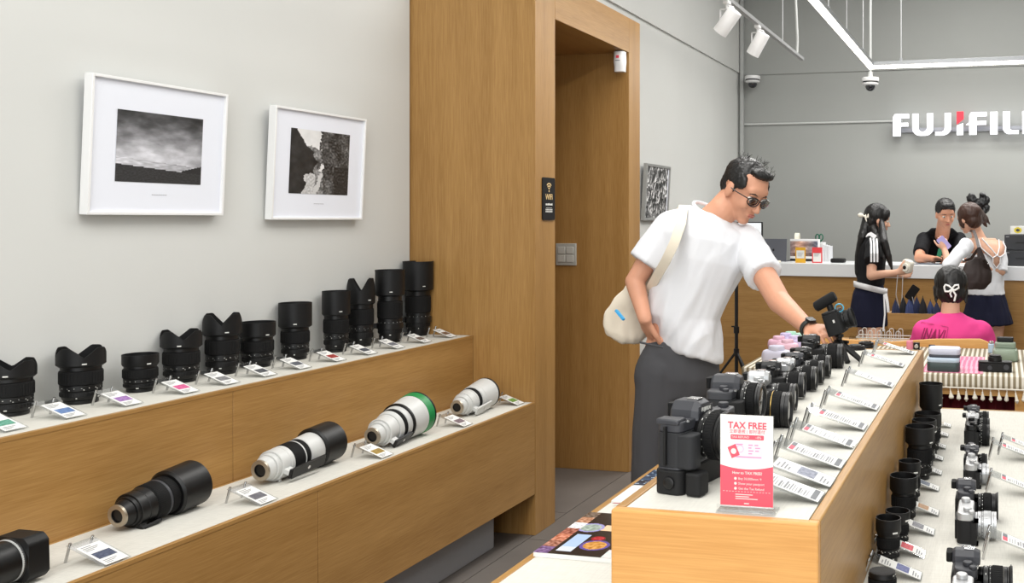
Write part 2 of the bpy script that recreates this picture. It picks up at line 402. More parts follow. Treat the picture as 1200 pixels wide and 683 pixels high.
# ---------------------------------------------------------------- island: low table and the raised box on it
ZI, ZL = 0.96, 0.69
IX0, IX1, IY0, IY1 = -0.608, -0.272, 1.463, 3.51
tb = thing('low_display_table', 'low oak display table with linen top under the raised camera box', 'table', (-0.44, 2.4, 0))
def tpart(name, mb, m, bev=0.0015):
    o = mb.build(name, m, tb, bev); o.location = -Vector(tb.location); return o
TX0, TX1, TY0, TY1 = -1.004, 0.60, 0.7, 3.87
tpart('top_board', B(TX0 + 0.018, TX1 - 0.018, TY0 + 0.018, TY1 - 0.018, ZL - 0.045, ZL - 0.004), WY)
tpart('top_cloth', B(TX0 + 0.017, TX1 - 0.017, TY0 + 0.017, TY1 - 0.017, ZL - 0.004, ZL), LINEN, 0)
tpart('edge_strip', B(TX0, TX0 + 0.017, TY0, TY1, ZL - 0.045, ZL + 0.001), WY)
tpart('edge_strip', B(TX1 - 0.017, TX1, TY0, TY1, ZL - 0.045, ZL + 0.001), WY)
tpart('edge_strip', B(TX0 + 0.017, TX1 - 0.017, TY0, TY0 + 0.017, ZL - 0.045, ZL + 0.001), WX)
tpart('edge_strip', B(TX0 + 0.017, TX1 - 0.017, TY1 - 0.017, TY1, ZL - 0.045, ZL + 0.001), WX)
tpart('side_panel', B(TX0, TX0 + 0.02, TY0, TY1, 0.15, ZL - 0.046), WY)
tpart('side_panel', B(TX1 - 0.02, TX1, TY0, TY1, 0.15, ZL - 0.046), WY)
tpart('end_panel', B(TX0 + 0.021, TX1 - 0.021, TY0, TY0 + 0.02, 0.15, ZL - 0.046), WX)
tpart('end_panel', B(TX0 + 0.021, TX1 - 0.021, TY1 - 0.02, TY1, 0.15, ZL - 0.046), WX)
tpart('plinth', B(TX0 + 0.1, TX1 - 0.1, TY0 + 0.1, TY1 - 0.1, 0.001, 0.15), mat('grey_plinth'))
isl = thing('raised_display_box', 'raised oak display box with white linen top carrying the row of cameras', 'display box', (-0.44, 2.48, ZL))
def ipart(name, mb, m, bev=0.0015):
    o = mb.build(name, m, isl, bev, 3); o.location = -Vector(isl.location); return o
WX_LIT = wood('oak_veneer_front_lit', 'x', (216, 163, 98), (196, 141, 78), 0.42, 330)  # same oak in a lighter tone, the front light put into its colour
ipart('front_panel', B(IX0, IX1, IY0, IY0 + 0.02, ZL + 0.001, ZI), WX_LIT, 0.004)
ipart('side_panel', B(IX1 - 0.018, IX1, IY0 + 0.02, IY1, ZL + 0.001, ZI), WY, 0.003)
ipart('side_panel', B(IX0, IX0 + 0.018, IY0 + 0.02, IY1, ZL + 0.001, ZI), WY, 0.003)
ipart('end_panel', B(IX0 + 0.018, IX1 - 0.018, IY1 - 0.018, IY1, ZL + 0.001, ZI), WX)
ipart('top_cloth', B(IX0 + 0.019, IX1 - 0.019, IY0 + 0.0205, IY1 - 0.019, ZI - 0.02, ZI - 0.001), LINEN, 0)

# ---------------------------------------------------------------- framed photographs on the left wall
def sea(u, v):
    hor = 0.25 - 0.10 * u
    n = fb(u * 5, v * 9, 1.3)
    if v < hor: k = 42 + 22 * nz(u * 40, v * 60) + 20 * (1 - v / hor) * 0; 
    elif v < hor + 0.10: k = 205 + 45 * nz(u * 14, v * 50) - 50 * u
    else:
        t = (v - hor) / (1 - hor)
        k = 218 - 165 * t + 40 * n + 30 * (1 - abs(u - 0.45) * 2) * (1 - t) - 30 * max(0, u - 0.7)
        if t < 0.10 and nz(u * 90, v * 90, 2) > 0.38: k = 70
    if u > 0.75 and hor < v < hor + 0.09 * (u - 0.72) / 0.2: k = 30
    return (k, k, k * 1.03)
def grove(u, v):
    n = fb(u * 7, v * 7, 4.2); m = nz(u * 34, v * 34); st = nz(u * 26, v * 5, 2)
    uu = u + .05 * n; vv = v + .05 * n
    k = 128 + 70 * n + 50 * m + 30 * st                                    # the open gorge in the middle
    if vv > .80 - .4 * max(0, uu - .25): k = 222 + 10 * n                         # sky
    if uu > .47 + .10 * (1 - v) + .04 * m: k = 66 + 60 * m + 50 * n               # trees on the right
    if uu > .75 and v < .45: k = 40 + 40 * m
    edge = .10 + .30 * (1 - (v - .5) ** 2 * 2.6) if v > .3 else .26 + .1 * v
    if uu < edge and (v < 1 - uu * 1.2 + .1): k = 34 + 24 * n + 60 * max(0, uu - edge + .10)   # dark leaning trunk on the left
    if .24 < uu < .42 and vv < .30: k = 190 + 40 * m
    if abs(uu - .48 - .25 * (v - .2)) < .03 and v < .34: k = 200
    if abs(uu - .50) < .03 and abs(vv - .40) < .05: k = 225
    return (max(12, min(240, k)),) * 3
def stones(u, v):
    n = fb(u * 5 + v * 2, v * 7 - u * 3, 9.1); st = nz(u * 14 + v * 7 + 2 * n, v * 9 - u * 16); m = nz(u * 40, v * 40)
    k = 105 + 260 * st + 110 * n + 60 * m
    return (max(14, min(240, k)),) * 3
def framed(u0, u1, v0, v1, label, fn, iw, ih, iy, thick=0.03, fm=None, mount=True, xfront=-2.645, lean=0.05, full=False, bar=0.009):
    pa = onx(u0, v1, xfront); pb = onx(u1, v1, xfront)
    w = pb.y - pa.y; h = (v1 - v0) / (ray(u0)[0] / xfront) * 1.004
    o = thing('framed_photograph', label, 'framed picture', (xfront - thick, (pa.y + pb.y) / 2, EYE - (v1 - HV) / (ray(u0)[0] / xfront)))
    R = Matrix.Rotation(lean, 4, 'Y')
    # local: X out of the wall, Y along it, Z up
    fm = fm or WHITEM
    f = MB()
    f.box(0, thick, -w/2, -w/2 + bar, 0, h, 0, R).box(0, thick, w/2 - bar, w/2, 0, h, 0, R)
    f.box(0, thick, -w/2 + bar, w/2 - bar, 0, bar, 0, R).box(0, thick, -w/2 + bar, w/2 - bar, h - bar, h, 0, R)
    f.build('frame', fm, o, 0.0012)
    MB().box(0.004, thick - 0.010, -w/2 + bar, w/2 - bar, bar, h - bar, 0, R).build('mat_board', mat('mat_board_white', (228, 231, 240), 0.7), o)
    PM = R @ Matrix.Translation((thick - 0.0096, 0, iy)) @ Matrix.Rotation(PI/2, 4, 'Z') @ Matrix.Rotation(PI/2, 4, 'X')
    # after this turn the print's x runs along -Y?  (x->y, y->z)
    picture('print', iw, ih, 110, 80, fn, PM, o)
    if not full:
        g = MB()
        for k in range(7):
            g.box(-0.028 + k * 0.0085, -0.023 + k * 0.0085, -0.001, 0.001, 0, 0.0005, 0, R @ Matrix.Translation((thick - 0.0096, 0, iy - ih/2 - 0.038)) @ Matrix.Rotation(PI/2, 4, 'Z') @ Matrix.Rotation(PI/2, 4, 'X'))
        g.build('caption', GREYINK, o, smooth=False)
    return o
framed(102, 262, 85, 251, 'white framed photograph of a stormy beach, the larger print nearer the left edge', sea, 0.330, 0.222, 0.214)
framed(318, 425, 123, 257, 'white framed photograph of a dark wooded gorge, beside the wooden column', grove, 0.345, 0.250, 0.226)
framed(755, 783, 191, 258, 'silver framed black and white photograph of rocks, behind the man in the white shirt', stones, 0.46, 0.42, 0.222, thick=0.03, lean=0.06,
       fm=mat('silver_frame', (170, 170, 168), 0.35, 0.6), full=True, bar=0.02)

# ---------------------------------------------------------------- service counter at the back
cl, cr = W(905, 308, 135), W(1200, 312, 148)
cdir = (Vector((cr.x, cr.y, 0)) - Vector((cl.x, cl.y, 0))).normalized(); cang = math.atan2(cdir.y, cdir.x)
ct = thing('service_counter', 'long service counter with white top and honey oak front', 'counter', (cl.x, cl.y, 0), cang)
ZK = 1.05
B(-0.62, 4.9, 0, 0.62, 0.94, ZK).build('white_top', mat('counter_white', (222, 224, 226), 0.3), ct, 0.003)
for k in range(4):
    B(-0.60 + 1.37 * k, -0.602 + 1.37 * (k + 1), 0.03, 0.05, 0.0, 0.939).build('front_panel', WX, ct, 0.001)
B(-0.60, 4.88, 0.055, 0.6, 0.0, 0.939).build('carcass', WX, ct)
def oncounter(u, v): return at(u, v, ZK)
# ---------------------------------------------------------------- lenses
def bar(mb, z0, z1, r0, r1=None, c=0.0012, mi=0, M=None, seg=44):
    """solid turned section with small chamfers"""
    r1 = r0 if r1 is None else r1
    return mb.lathe([(r0 - c, z0), (r0, z0 + c), (r1, z1 - c), (r1 - c, z1)], seg, mi, M)
def hood(mb, z0, z1, r, t=0.002, petal=0.0, a0=0.0, seg=72, M=None, r0=None, width=0.56, square=False):
    """open-ended lens hood; petal = depth of its four V-shaped notches"""
    r0 = r0 if r0 is not None else r - 0.004
    vs = []; fs = []
    prof = [(r0, z0, 0), (r, z0 + 0.006, 0), (r, z1, 1), (r - t, z1, 1), (r - t, z0 + 0.008, 0), (0.001, z0 + 0.006, 0)]
    for rr, z, top in prof:
        for k in range(seg):
            a = 2 * PI * k / seg; q = rr
            if square and rr > r * 0.7:
                cx, sx = abs(math.cos(a)), abs(math.sin(a)); q = rr * min(1.22, 1 / max(cx, sx)) if not (rr == r0) else rr
            zz = z
            if top and petal:
                d = min(abs(((a - a0 - j * PI / 2 + PI) % (2 * PI)) - PI) for j in range(4))
                zz = z1 - petal * max(0, 1 - (d / width) ** 1.0)
            vs.append((q * math.cos(a), q * math.sin(a), zz))
    for i in range(len(prof) - 1):
        for k in range(seg):
            l = (k + 1) % seg; fs.append((i * seg + k, i * seg + l, (i + 1) * seg + l, (i + 1) * seg + k))
    fs.append(tuple(range(seg - 1, -1, -1))); fs.append(tuple((len(prof) - 1) * seg + k for k in range(seg)))
    return mb.add(vs, fs, 0, M)
def ribs(mb, z0, z1, r, n=48, h=0.0008, M=None):
    for k in range(n):
        a = 2 * PI * k / n; q = Matrix.Rotation(a, 4, 'Z')
        mb.box(r - 0.002, r + h, -r * 0.035, r * 0.035, z0, z1, 0, (M @ q) if M is not None else q)
def ticks(mb, z, r, n, M=None, a0=0.0, rnd=None, h=0.0022, w=0.0011):
    rnd = rnd or random
    for k in range(n):
        q = Matrix.Rotation(a0 + 2 * PI * k / n, 4, 'Z'); hh = h * rnd.choice((0.6, 1, 1, 1.3)); ww = w * rnd.choice((0.8, 1, 1.8))
        mb.box(r - 0.0005, r + 0.0003, -ww, ww, z - hh / 2, z + hh / 2, 0, (M @ q) if M is not None else q)
def standing_lens(label, base, H, rh, rb, kind, group, hf=0.34, seed=0, face=0.0, foot=False, vx=1.0, cat='camera lens', names=True):
    """a lens standing on its rear cap, hood up. H total height, rh hood radius, rb barrel radius, hf share of the height taken by the hood"""
    rnd = random.Random(seed); t = thing('camera_lens', label, cat, base, face, group)
    zh = H * (1 - hf); m = MB()
    bar(m, 0, 0.012, rb * 0.80, c=0.002); bar(m, 0.0121, zh * 0.36, rb * 0.86, rb * 0.93); bar(m, zh * 0.36 + 0.0001, zh * 0.52, rb * 0.97)
    m.build('barrel', BLACK, t)
    m = MB(); bar(m, zh * 0.895, zh + 0.004, rb * 0.94); m.build('hood_mount', BLACK, t)
    m = MB(); bar(m, zh * 0.52 + 0.0005, zh * 0.89, rb, c=0.0015); ribs(m, zh * 0.56, zh * 0.85, rb, 40); m.build('focus_ring', RUBBER, t)
    m = MB(); bar(m, zh * 0.20, zh * 0.33, rb * 0.955, c=0.001); ribs(m, zh * 0.22, zh * 0.31, rb * 0.955, 36); m.build('aperture_ring', BLACKP, t)
    m = MB(); ticks(m, zh * 0.44, rb * 0.97, 18, rnd=rnd, h=0.0016, w=0.0008); ticks(m, zh * 0.175, rb * 0.90, 5, rnd=rnd, a0=0.3, h=0.003, w=0.002)
    if kind != 'short': ticks(m, zh * 0.40, rb * 0.97, 9, rnd=rnd, a0=0.1, h=0.0016, w=0.0007)
    m.build('scale_marks', WHITEINK, t, smooth=False)
    m = MB()
    if kind == 'petal': hood(m, zh, H, rh, petal=H * hf * 0.5, a0=vx, r0=rb * 1.0)
    elif kind == 'step': hood(m, zh, H, rh, r0=rb * 1.02); m.lathe([(rh - 0.002, H - 0.004), (rh + 0.0012, H - 0.004), (rh + 0.0012, H), (rh - 0.002, H)], 44, closed=True)
    else: hood(m, zh, H, rh, r0=rb * 1.0)
    m.build('lens_hood', BLACKP, t)
    m = MB(); m.box(rh - 0.0004, rh + 0.0004, -0.006, 0.006, zh + H * hf * 0.16, zh + H * hf * 0.16 + 0.0035, 0, Matrix.Rotation(-0.9 + 0.3 * (seed % 3), 4, 'Z'))
    m.build('hood_mark', WHITEINK, t, smooth=False)
    if foot:
        m = MB(); m.lathe([(rb * 0.97, zh * 0.3), (rb * 1.07, zh * 0.3), (rb * 1.07, zh * 0.42), (rb * 0.97, zh * 0.42)], 36, closed=True)
        q = Matrix.Rotation(math.radians(215), 4, 'Z')
        m.box(rb, rb + 0.026, -0.012, 0.012, zh * 0.31, zh * 0.41, 0, q); m.box(rb + 0.018, rb + 0.028, -0.016, 0.016, zh * 0.12, zh * 0.55, 0, q)
        m.build('tripod_collar', BLACK, t, 0.001)
    return t
G1 = 'lenses standing on the upper tier of the left bench'
UP = [  # u of the base, v of its front edge, v of the top, hood width px, barrel width px, kind, hood share, label, foot
 (13, 488, 422, 50, 45, 'petal', .32, 'black lens with petal hood standing furthest left on the upper bench tier', 0),
 (95, 474, 407, 50, 44, 'petal', .34, 'wide black lens with petal hood, second from the left on the upper bench tier', 0),
 (164.5, 460, 415, 38, 36, 'short', .30, 'shortest black lens with low round hood on the upper bench tier', 0),
 (212.5, 446, 384, 43, 38, 'petal', .34, 'black lens with petal hood standing right after the shortest lens on the upper tier', 0),
 (260.5, 438, 366, 41, 36, 'petal', .36, 'black petal-hooded lens from the shortest lens side, beside a short wide round-hooded lens', 0),
 (302, 428, 374, 38, 34, 'round', .34, 'short wide lens with straight round hood, between a petal-hooded lens and a taller lens', 0),
 (346, 421, 353, 36, 31, 'round', .44, 'medium tall lens with deep round hood standing alone mid upper tier', 0),
 (394, 413, 340, 31, 28, 'round', .40, 'tall black lens with round hood, first of the tall group near the column', 0),
 (423, 405, 324, 31, 28, 'petal', .38, 'tall black lens with petal hood in the tall group near the column', 0),
 (457, 402, 315, 33, 28, 'step', .36, 'tall lens with tripod collar and deep round hood, second from the wooden column', 1),
 (490, 393, 304, 34, 28, 'step', .40, 'tallest black lens with stepped hood standing next to the wooden column', 1)]
UP[4] = UP[4][:7] + ('black petal-hooded lens immediately left of the short wide round-hooded lens', 0)
for i, (u, v, vt, hw_, bw_, kind, hf, lab, ft) in enumerate(UP):
    p = at(u, v, ZT1); s = (v - HV) / (EYE - ZT1); r = bw_ / 2 / s; rh = hw_ / 2 / s
    d = Vector((p.x, p.y, 0)).normalized(); c = p + d * r * 0.8; c.x = max(c.x, XW + rh + 0.003); c.y = c.x * ray(u)[1] / ray(u)[0]
    s2 = ray(u)[0] / c.x
    H = (v - 1 - vt) / s2 * (0.985)
    standing_lens(lab, (c.x, c.y, ZT1), H, rh, r, kind, G1, hf, seed=i, foot=ft, vx=math.atan2(-c.y, -c.x) + (0.12 if i % 2 else -0.05))

def lying_lens(label, M0, zm, D, zf, secs, hoodspec, foot, group, zshelf, collar=None, sq=False):
    """a big lens lying on the shelf: M0 / F1 = (u, v) of the centre of its mount; D = reach of its axis over the shelf; secs = (name, t0, t1, r0, r1, material) along its length"""
    a = at(*M0, zm) if M0[0] > 0 else Vector((M0[0], M0[1], zm)); e = max(hoodspec[1], 1.0); d = Vector((D[0] / e, D[1] / e, (zf - zm) / e)); Ln = d.length; b = a + d
    t = thing('telephoto_lens', label, 'camera lens', ((a.x + b.x) / 2, (a.y + b.y) / 2, zshelf), 0, group)
    M = axisM(a - Vector(t.location), d)
    groups = {}
    for nm, t0, t1, r0, r1, m in secs:
        mb = MB(); bar(mb, t0 * Ln, t1 * Ln - 0.0002, r0, r1, 0.0015, 0, M)
        if 'ring' in nm: ribs(mb, t0 * Ln + 0.003, t1 * Ln - 0.003, (r0 + r1) / 2, 60, 0.0007, M)
        mb.build(nm, m, t)
    r = secs[0][3]                                                   # bayonet mount, hollow
    mb = MB(); mb.lathe([(r * 0.60, -0.0), (r * 0.62, -0.006), (r * 0.97, -0.006), (r, 0.0)], 44, 0, M, closed=True)
    mb.build('mount_ring', MOUNT, t)
    mb = MB(); mb.lathe([(r * 0.6, 0.0), (r * 0.6, -0.0045), (r * 0.56, -0.0045), (r * 0.56, -0.001)], 36, 0, M, closed=True)
    mb.lathe([(r * 0.56, -0.0012), (r * 0.4, -0.0008)], 36, 0, M); mb.build('rear_opening', BLACK, t)
    z0, z1, rh, hm, nm = hoodspec
    mb = MB(); hood(mb, z0 * Ln, z1 * Ln, rh, t=0.003, r0=rh - 0.006, M=M, square=sq); mb.build('lens_hood', hm, t)
    if foot:
        t0, t1, rf, dirn, m, reach, m2 = foot                          # collar, arm and plate of the tripod foot, dirn: direction it points to
        dv = Vector(dirn); z = d.normalized(); dv = (dv - z * dv.dot(z)).normalized(); y = z.cross(dv)
        Q = Matrix((dv, y, z)).transposed().to_4x4(); Q.translation = M.translation
        mb = MB(); mb.lathe([(rf - 0.003, t0 * Ln), (rf + 0.003, t0 * Ln), (rf + 0.003, (t0 + 0.14) * Ln), (rf - 0.003, (t0 + 0.14) * Ln)], 40, 0, Q, closed=True)
        mb.box(rf - 0.002, rf + reach - 0.006, -0.008, 0.008, t0 * Ln + 0.002, (t0 + 0.12) * Ln, 0, Q)
        mb.build('tripod_collar', m, t, 0.0015)
        mb = MB(); mb.box(rf + reach - 0.008, rf + reach, -0.015, 0.015, t0 * Ln, t1 * Ln, 0, Q)
        mb.box(rf + reach - 0.0005, rf + reach + 0.002, -0.017, 0.017, t0 * Ln + 0.004, t1 * Ln - 0.004, 0, Q)
        mb.build('tripod_foot', m2, t, 0.0012)
        mb = MB(); q = Q @ Matrix.Translation((rf + reach + 0.002, 0, (t0 + t1) / 2 * Ln)) @ Matrix.Rotation(PI/2, 4, 'Y')
        bar(mb, 0, 0.0012, 0.006, c=0.0004, M=q, seg=16); mb.build('screw', CHROME, t)
        mb = MB(); q = Q @ Matrix.Translation((0, 0, (t0 + 0.07) * Ln)) @ Matrix.Rotation(math.radians(55), 4, 'Z') @ Matrix.Translation((rf, 0, 0)) @ Matrix.Rotation(PI/2, 4, 'Y')
        bar(mb, 0, 0.014, 0.006, M=q, seg=14); mb.build('lock_knob', m if m is not BLACK else CHROME, t)
    return t, M, Ln
G2 = 'long lenses lying on the lower tier of the left bench'
GREEN = mat('green_band', (20, 128, 66), 0.4)
lying_lens('black telephoto lens lying on its side with a black round hood and small black foot', (139, 604), .644, (0.0, .245), .668,
 [('rear_barrel', 0, .12, .030, .036, BLACK), ('rear_barrel', .12, .30, .040, .046, BLACK), ('barrel', .30, .42, .047, .049, BLACK), ('zoom_ring', .42, .62, .050, .052, RUBBER),
  ('barrel', .62, .66, .0525, .0525, GUN), ('focus_ring', .66, .80, .052, .052, RUBBER), ('front_barrel', .80, .93, .050, .050, BLACK)],
 (.80, 1.30, .065, BLACK, 'h'), (.16, .48, .044, (.55, -.35, -1), BLACK, .018, BLACK), G2, ZT0)
tC, MC, LC = lying_lens('long white telephoto lens with wide black zoom ring, black hood and black rail foot', (306, 551), .648, (0.0, .32), .670,
 [('rear_barrel', 0, .10, .033, .038, LENSWHITE), ('rear_barrel', .10, .30, .042, .047, LENSWHITE), ('barrel', .30, .37, .050, .050, LENSWHITE), ('zoom_ring', .37, .56, .0505, .0505, RUBBER),
  ('barrel', .56, .58, .051, .051, LENSWHITE), ('focus_ring', .58, .66, .0505, .0505, RUBBER), ('front_barrel', .66, .96, .052, .056, LENSWHITE)],
 (.90, 1.28, .067, BLACK, 'h'), (.16, .80, .046, (1, -.55, -.35), LENSWHITE, .030, BLACK), G2, ZT0)
lying_lens('white tapering super-telephoto lens with a green band round its wide hood', (437, 511), .650, (0.0, .275), .683,
 [('rear_barrel', 0, .12, .032, .036, LENSWHITE), ('rear_barrel', .12, .36, .042, .052, LENSWHITE), ('barrel', .36, .44, .056, .060, LENSWHITE), ('focus_ring', .44, .52, .061, .061, RUBBER),
  ('barrel', .52, .62, .063, .065, LENSWHITE), ('black_band', .62, .66, .072, .072, BLACK), ('front_barrel', .66, .98, .070, .077, LENSWHITE), ('green_band', .98, 1.12, .0785, .081, GREEN)],
 (1.115, 1.15, .081, BLACK, 'h'), (.16, .58, .047, (1, -.5, -.75), LENSWHITE, .026, BLACK), G2, ZT0)
lying_lens('smaller white telephoto lens lying furthest along the lower tier, thin black front rim', (536, 477), .645, (0.0, .235), .667,
 [('rear_barrel', 0, .12, .030, .034, LENSWHITE), ('rear_barrel', .12, .40, .040, .050, LENSWHITE), ('focus_ring', .44, .54, .053, .053, RUBBER), ('barrel', .40, .44, .052, .052, LENSWHITE),
  ('barrel', .54, .66, .056, .058, LENSWHITE), ('front_barrel', .66, 1.10, .058, .064, LENSWHITE)],
 (1.09, 1.14, .065, BLACK, 'h'), (.22, .78, .044, (1, -.4, -.5), LENSWHITE, .026, LENSWHITE), G2, ZT0)
# the one at the left edge, with the square hood
lying_lens('black lens with square hood lying at the left end of the lower tier', (-2.175, 1.555), .650, (0.0, .255), .657,
 [('rear_barrel', 0, .3, .040, .044, BLACK), ('focus_ring', .3, .55, .046, .046, RUBBER), ('barrel', .55, .86, .047, .047, BLACK), ('silver_ring', .86, .875, .0475, .0475, LENSWHITE), ('front_barrel', .875, .92, .050, .050, BLACK)],
 (.88, 1.12, .0505, BLACKP, 'h'), (.30, .62, .045, (1, -.3, -.9), BLACK, .02, BLACK), G2, ZT0, sq=True)

# ---------------------------------------------------------------- price stands
def flatM(x, y, z): return Matrix.Translation((x, y, z))
STAND_N = [0]
def price_stand(label, post, length, width, height, pic, group, kind='photo', rz=0.0, seed=0):
    """clear sloping plate on two short steel posts. post = foot of the nearer post, the plate falls away along local +X, width along +Y"""
    rnd = random.Random(seed + 31)
    t = thing('price_card_stand', label, 'price card', post, rz, group)
    sl = math.atan2(height - 0.004, length)
    P = Matrix.Translation((0.004, 0, height)) @ Matrix.Rotation(sl, 4, 'Y')     # plate frame: x down the slope, y across
    Lp = length / math.cos(sl)
    MB().box(0, Lp, -0.004, width + 0.004, -0.003, -0.0005, 0, P).build('clear_plate', ACRYL, t)
    x0 = Lp * 0.20
    MB().box(x0, Lp * 0.985, 0.002, width - 0.002, -0.0004, 0.0004, 0, P).build('card', PAPER, t)
    for y in (0.003, width - 0.003):
        m = MB(); d = Vector((0.0145, 0, height + 0.004)).normalized()
        m.tube([(-0.006, y, 0), (-0.006 + d.x * (height + 0.006), y, d.z * (height + 0.006))], 0.0032, 10)
        m.build('post', CHROME, t)
    g = MB(); Lc = Lp * 0.985 - x0
    if kind == 'photo':
        def fn(u, v, pic=pic):
            n = nz(u * 5 + seed, v * 6, seed); return tuple(max(8, min(250, c + 38 * n)) for c in pic)
        W_ = width * 0.74
        # upright card: its top is by the posts, read from the shop side
        M2 = P @ Matrix.Translation((x0 + Lc * 0.56, width / 2, 0.0001)) @ Matrix.Rotation(PI/2, 4, 'Z')
        picture('photo_print', W_, Lc * 0.30, 10, 7, fn, M2, t)
        for k, (xx, ln) in enumerate(((.06, .5), (.13, .75), (.19, .62), (.25, .4), (.80, .7), (.86, .55), (.92, .35))):
            g.box(x0 + Lc * xx, x0 + Lc * (xx + .028), width * .13, width * (.13 + ln * .8), 0, 0.0007, 0, P)
        g.build('lettering', GREYINK, t, smooth=False)
    else:
        for k in range(15):
            ln = rnd.uniform(.45, .9); xx = .14 + k * .046
            if kind == 'glare' and k % 2: continue
            g.box(x0 + Lc * xx, x0 + Lc * (xx + rnd.choice((.012, .02, .03))), width * .12, width * (.12 + ln * .76), 0, 0.0007, 0, P)
        g.build('lettering', GREYINK, t, smooth=False)
        if pic: MB().box(x0 + Lc * .015, x0 + Lc * .10, width * .08, width * .5, 0, 0.0008, 0, P).build('red_square', REDINK, t, smooth=False)
        MB().box(x0 + Lc * .86, x0 + Lc * .95, width * .08, width * .9, 0, 0.0008, 0, P).build('grey_square', mat('tag_grey', (112, 114, 118), 0.6), t, smooth=False)
        if pic: MB().box(x0 + Lc * .015, x0 + Lc * .10, width * .52, width * .9, 0, 0.0008, 0, P).build('grey_square', mat('tag_grey'), t, smooth=False)
    return t
PG = 'price card stands on the upper tier of the left bench'
cols = [(90, 150, 130), (96, 124, 170), (150, 110, 170), (205, 90, 140), (120, 120, 122), (70, 72, 78), (84, 88, 96), (150, 50, 46), (70, 74, 82), (110, 112, 120), (104, 92, 86), (110, 84, 66)]
names = ['green landscape photo, at the left edge', 'blue sea photo, second from the left', 'purple flower photo, before the shortest lens', 'bright pink photo',
         'pale grey photo, after the bright pink one', 'near-black photo, below the short wide round-hooded lens', 'slate grey photo, before the medium tall lens', 'brick red photo', 'dark photo, right after the brick red one',
         'grey photo, third from the wooden column', 'brown photo, second from the wooden column', 'brown photo, nearest to the wooden column']
us = [-36, 38, 109, 180, 230.5, 277, 320, 363.5, 402.5, 436.7, 470, 501]
for i, u in enumerate(us):
    a, b = ray(u); s = a / -2.517
    price_stand('price stand on the upper tier, ' + names[i], (-2.517, b / s, ZT1), 0.108, 0.058, 0.042, cols[i], PG, seed=i)
PG2 = 'price card stands on the lower tier of the left bench'
for i, (u, v, c, nm) in enumerate([(77.5, 660, (70, 78, 100), 'a dark blue photo, beside the square-hooded lens'), (266, 590, (96, 96, 104), 'a grey photo, behind the black telephoto lens'),
                                   (413, 536, (150, 124, 60), 'an olive photo, in front of the green-banded lens'), (513, 499.5, (112, 96, 104), 'a mauve photo, right behind the green-banded lens'),
                                   (581, 473.5, (110, 150, 70), 'a green photo, tucked against the wooden column')]):
    p = at(u, v, ZT0); price_stand('price stand on the lower tier, ' + nm, (p.x, min(p.y, 3.96), ZT0), 0.112, 0.066, 0.044, c, PG2, seed=i + 20)
PG3 = 'price card stands on the raised island box'
SI_ = [(957, 591, 1, 'text', 'clear price stand nearest the TAX FREE sign, lowest on the island box'),
       (971, 573, 0, 'photo', 'clear price stand with small grey photo, second from the island front'),
       (984, 551, 1, 'text', 'clear price stand with red square, third from the island front'),
       (997, 526.5, 1, 'glare', 'clear price stand with curling shiny card, fourth from the island front'),
       (1011, 505.6, 1, 'text', 'clear price stand with red square, fifth from the island front'),
       (1026, 482, 1, 'text', 'clear price stand with red square, sixth from the island front'),
       (1044, 454.7, 0, 'glare', 'clear price stand with shiny pale card, seventh from the island front'),
       (1057, 431, 1, 'text', 'clear price stand with pale card, just right of the table tripod'),
       (1068.7, 416, 1, 'text', 'furthest clear price stand at the far end of the island box')]
for i, (u, v, red, kind, lab) in enumerate(SI_):
    p = at(u, v, ZI)
    price_stand(lab, (p.x - 0.130, p.y, ZI - 0.001), 0.130, 0.062, 0.044, (120, 124, 140) if kind == 'photo' else red, PG3, kind, seed=i + 40)
PG4 = 'price card stands beside the lenses right of the island box'
SR = [(1077, 682, (86, 92, 140), 'blue-grey photo, nearest of the row'), (1081, 655, (200, 70, 80), 'red photo, second of the row'),
      (1092.7, 629, (120, 120, 126), 'mottled grey photo, third of the row'), (1098, 606, (170, 130, 90), 'warm sunset photo, fourth of the row'),
      (1098.6, 577, (100, 108, 122), 'dark slate photo, fifth of the row'), (1102, 558, (190, 188, 180), 'pale photo, sixth of the row'),
      (1103.7, 541, (196, 196, 190), 'pale photo, seventh of the row'), (1107, 527, (198, 196, 190), 'pale photo, eighth of the row'),
      (1110, 513, (200, 198, 192), 'pale photo, second from the far end'), (1113, 502, (196, 186, 170), 'cream photo, furthest of the row')]
for i, (u, v, c, nm) in enumerate(SR):
    p = at(u, v, ZL); price_stand('price stand beside the island box, ' + nm, (p.x - 0.108, p.y, ZL), 0.108, 0.046, 0.040, c, PG4, seed=i + 60)
PG5 = 'price card stands at the right edge'
for i, (u, v, lab) in enumerate([(1172, 533, 'clear price stand at the right edge, furthest of the four'), (1161, 539.5, 'clear price stand at the right edge, close in front of the furthest one'),
                                 (1158, 580, 'clear price stand at the right edge, behind the camera with the big silver lens'), (1155, 656, 'clear price stand at the right edge, nearest one')]):
    p = at(u, v, ZL); price_stand(lab, (p.x, p.y, ZL), 0.15, 0.055, 0.056, 1, PG5, 'text', seed=i + 80)

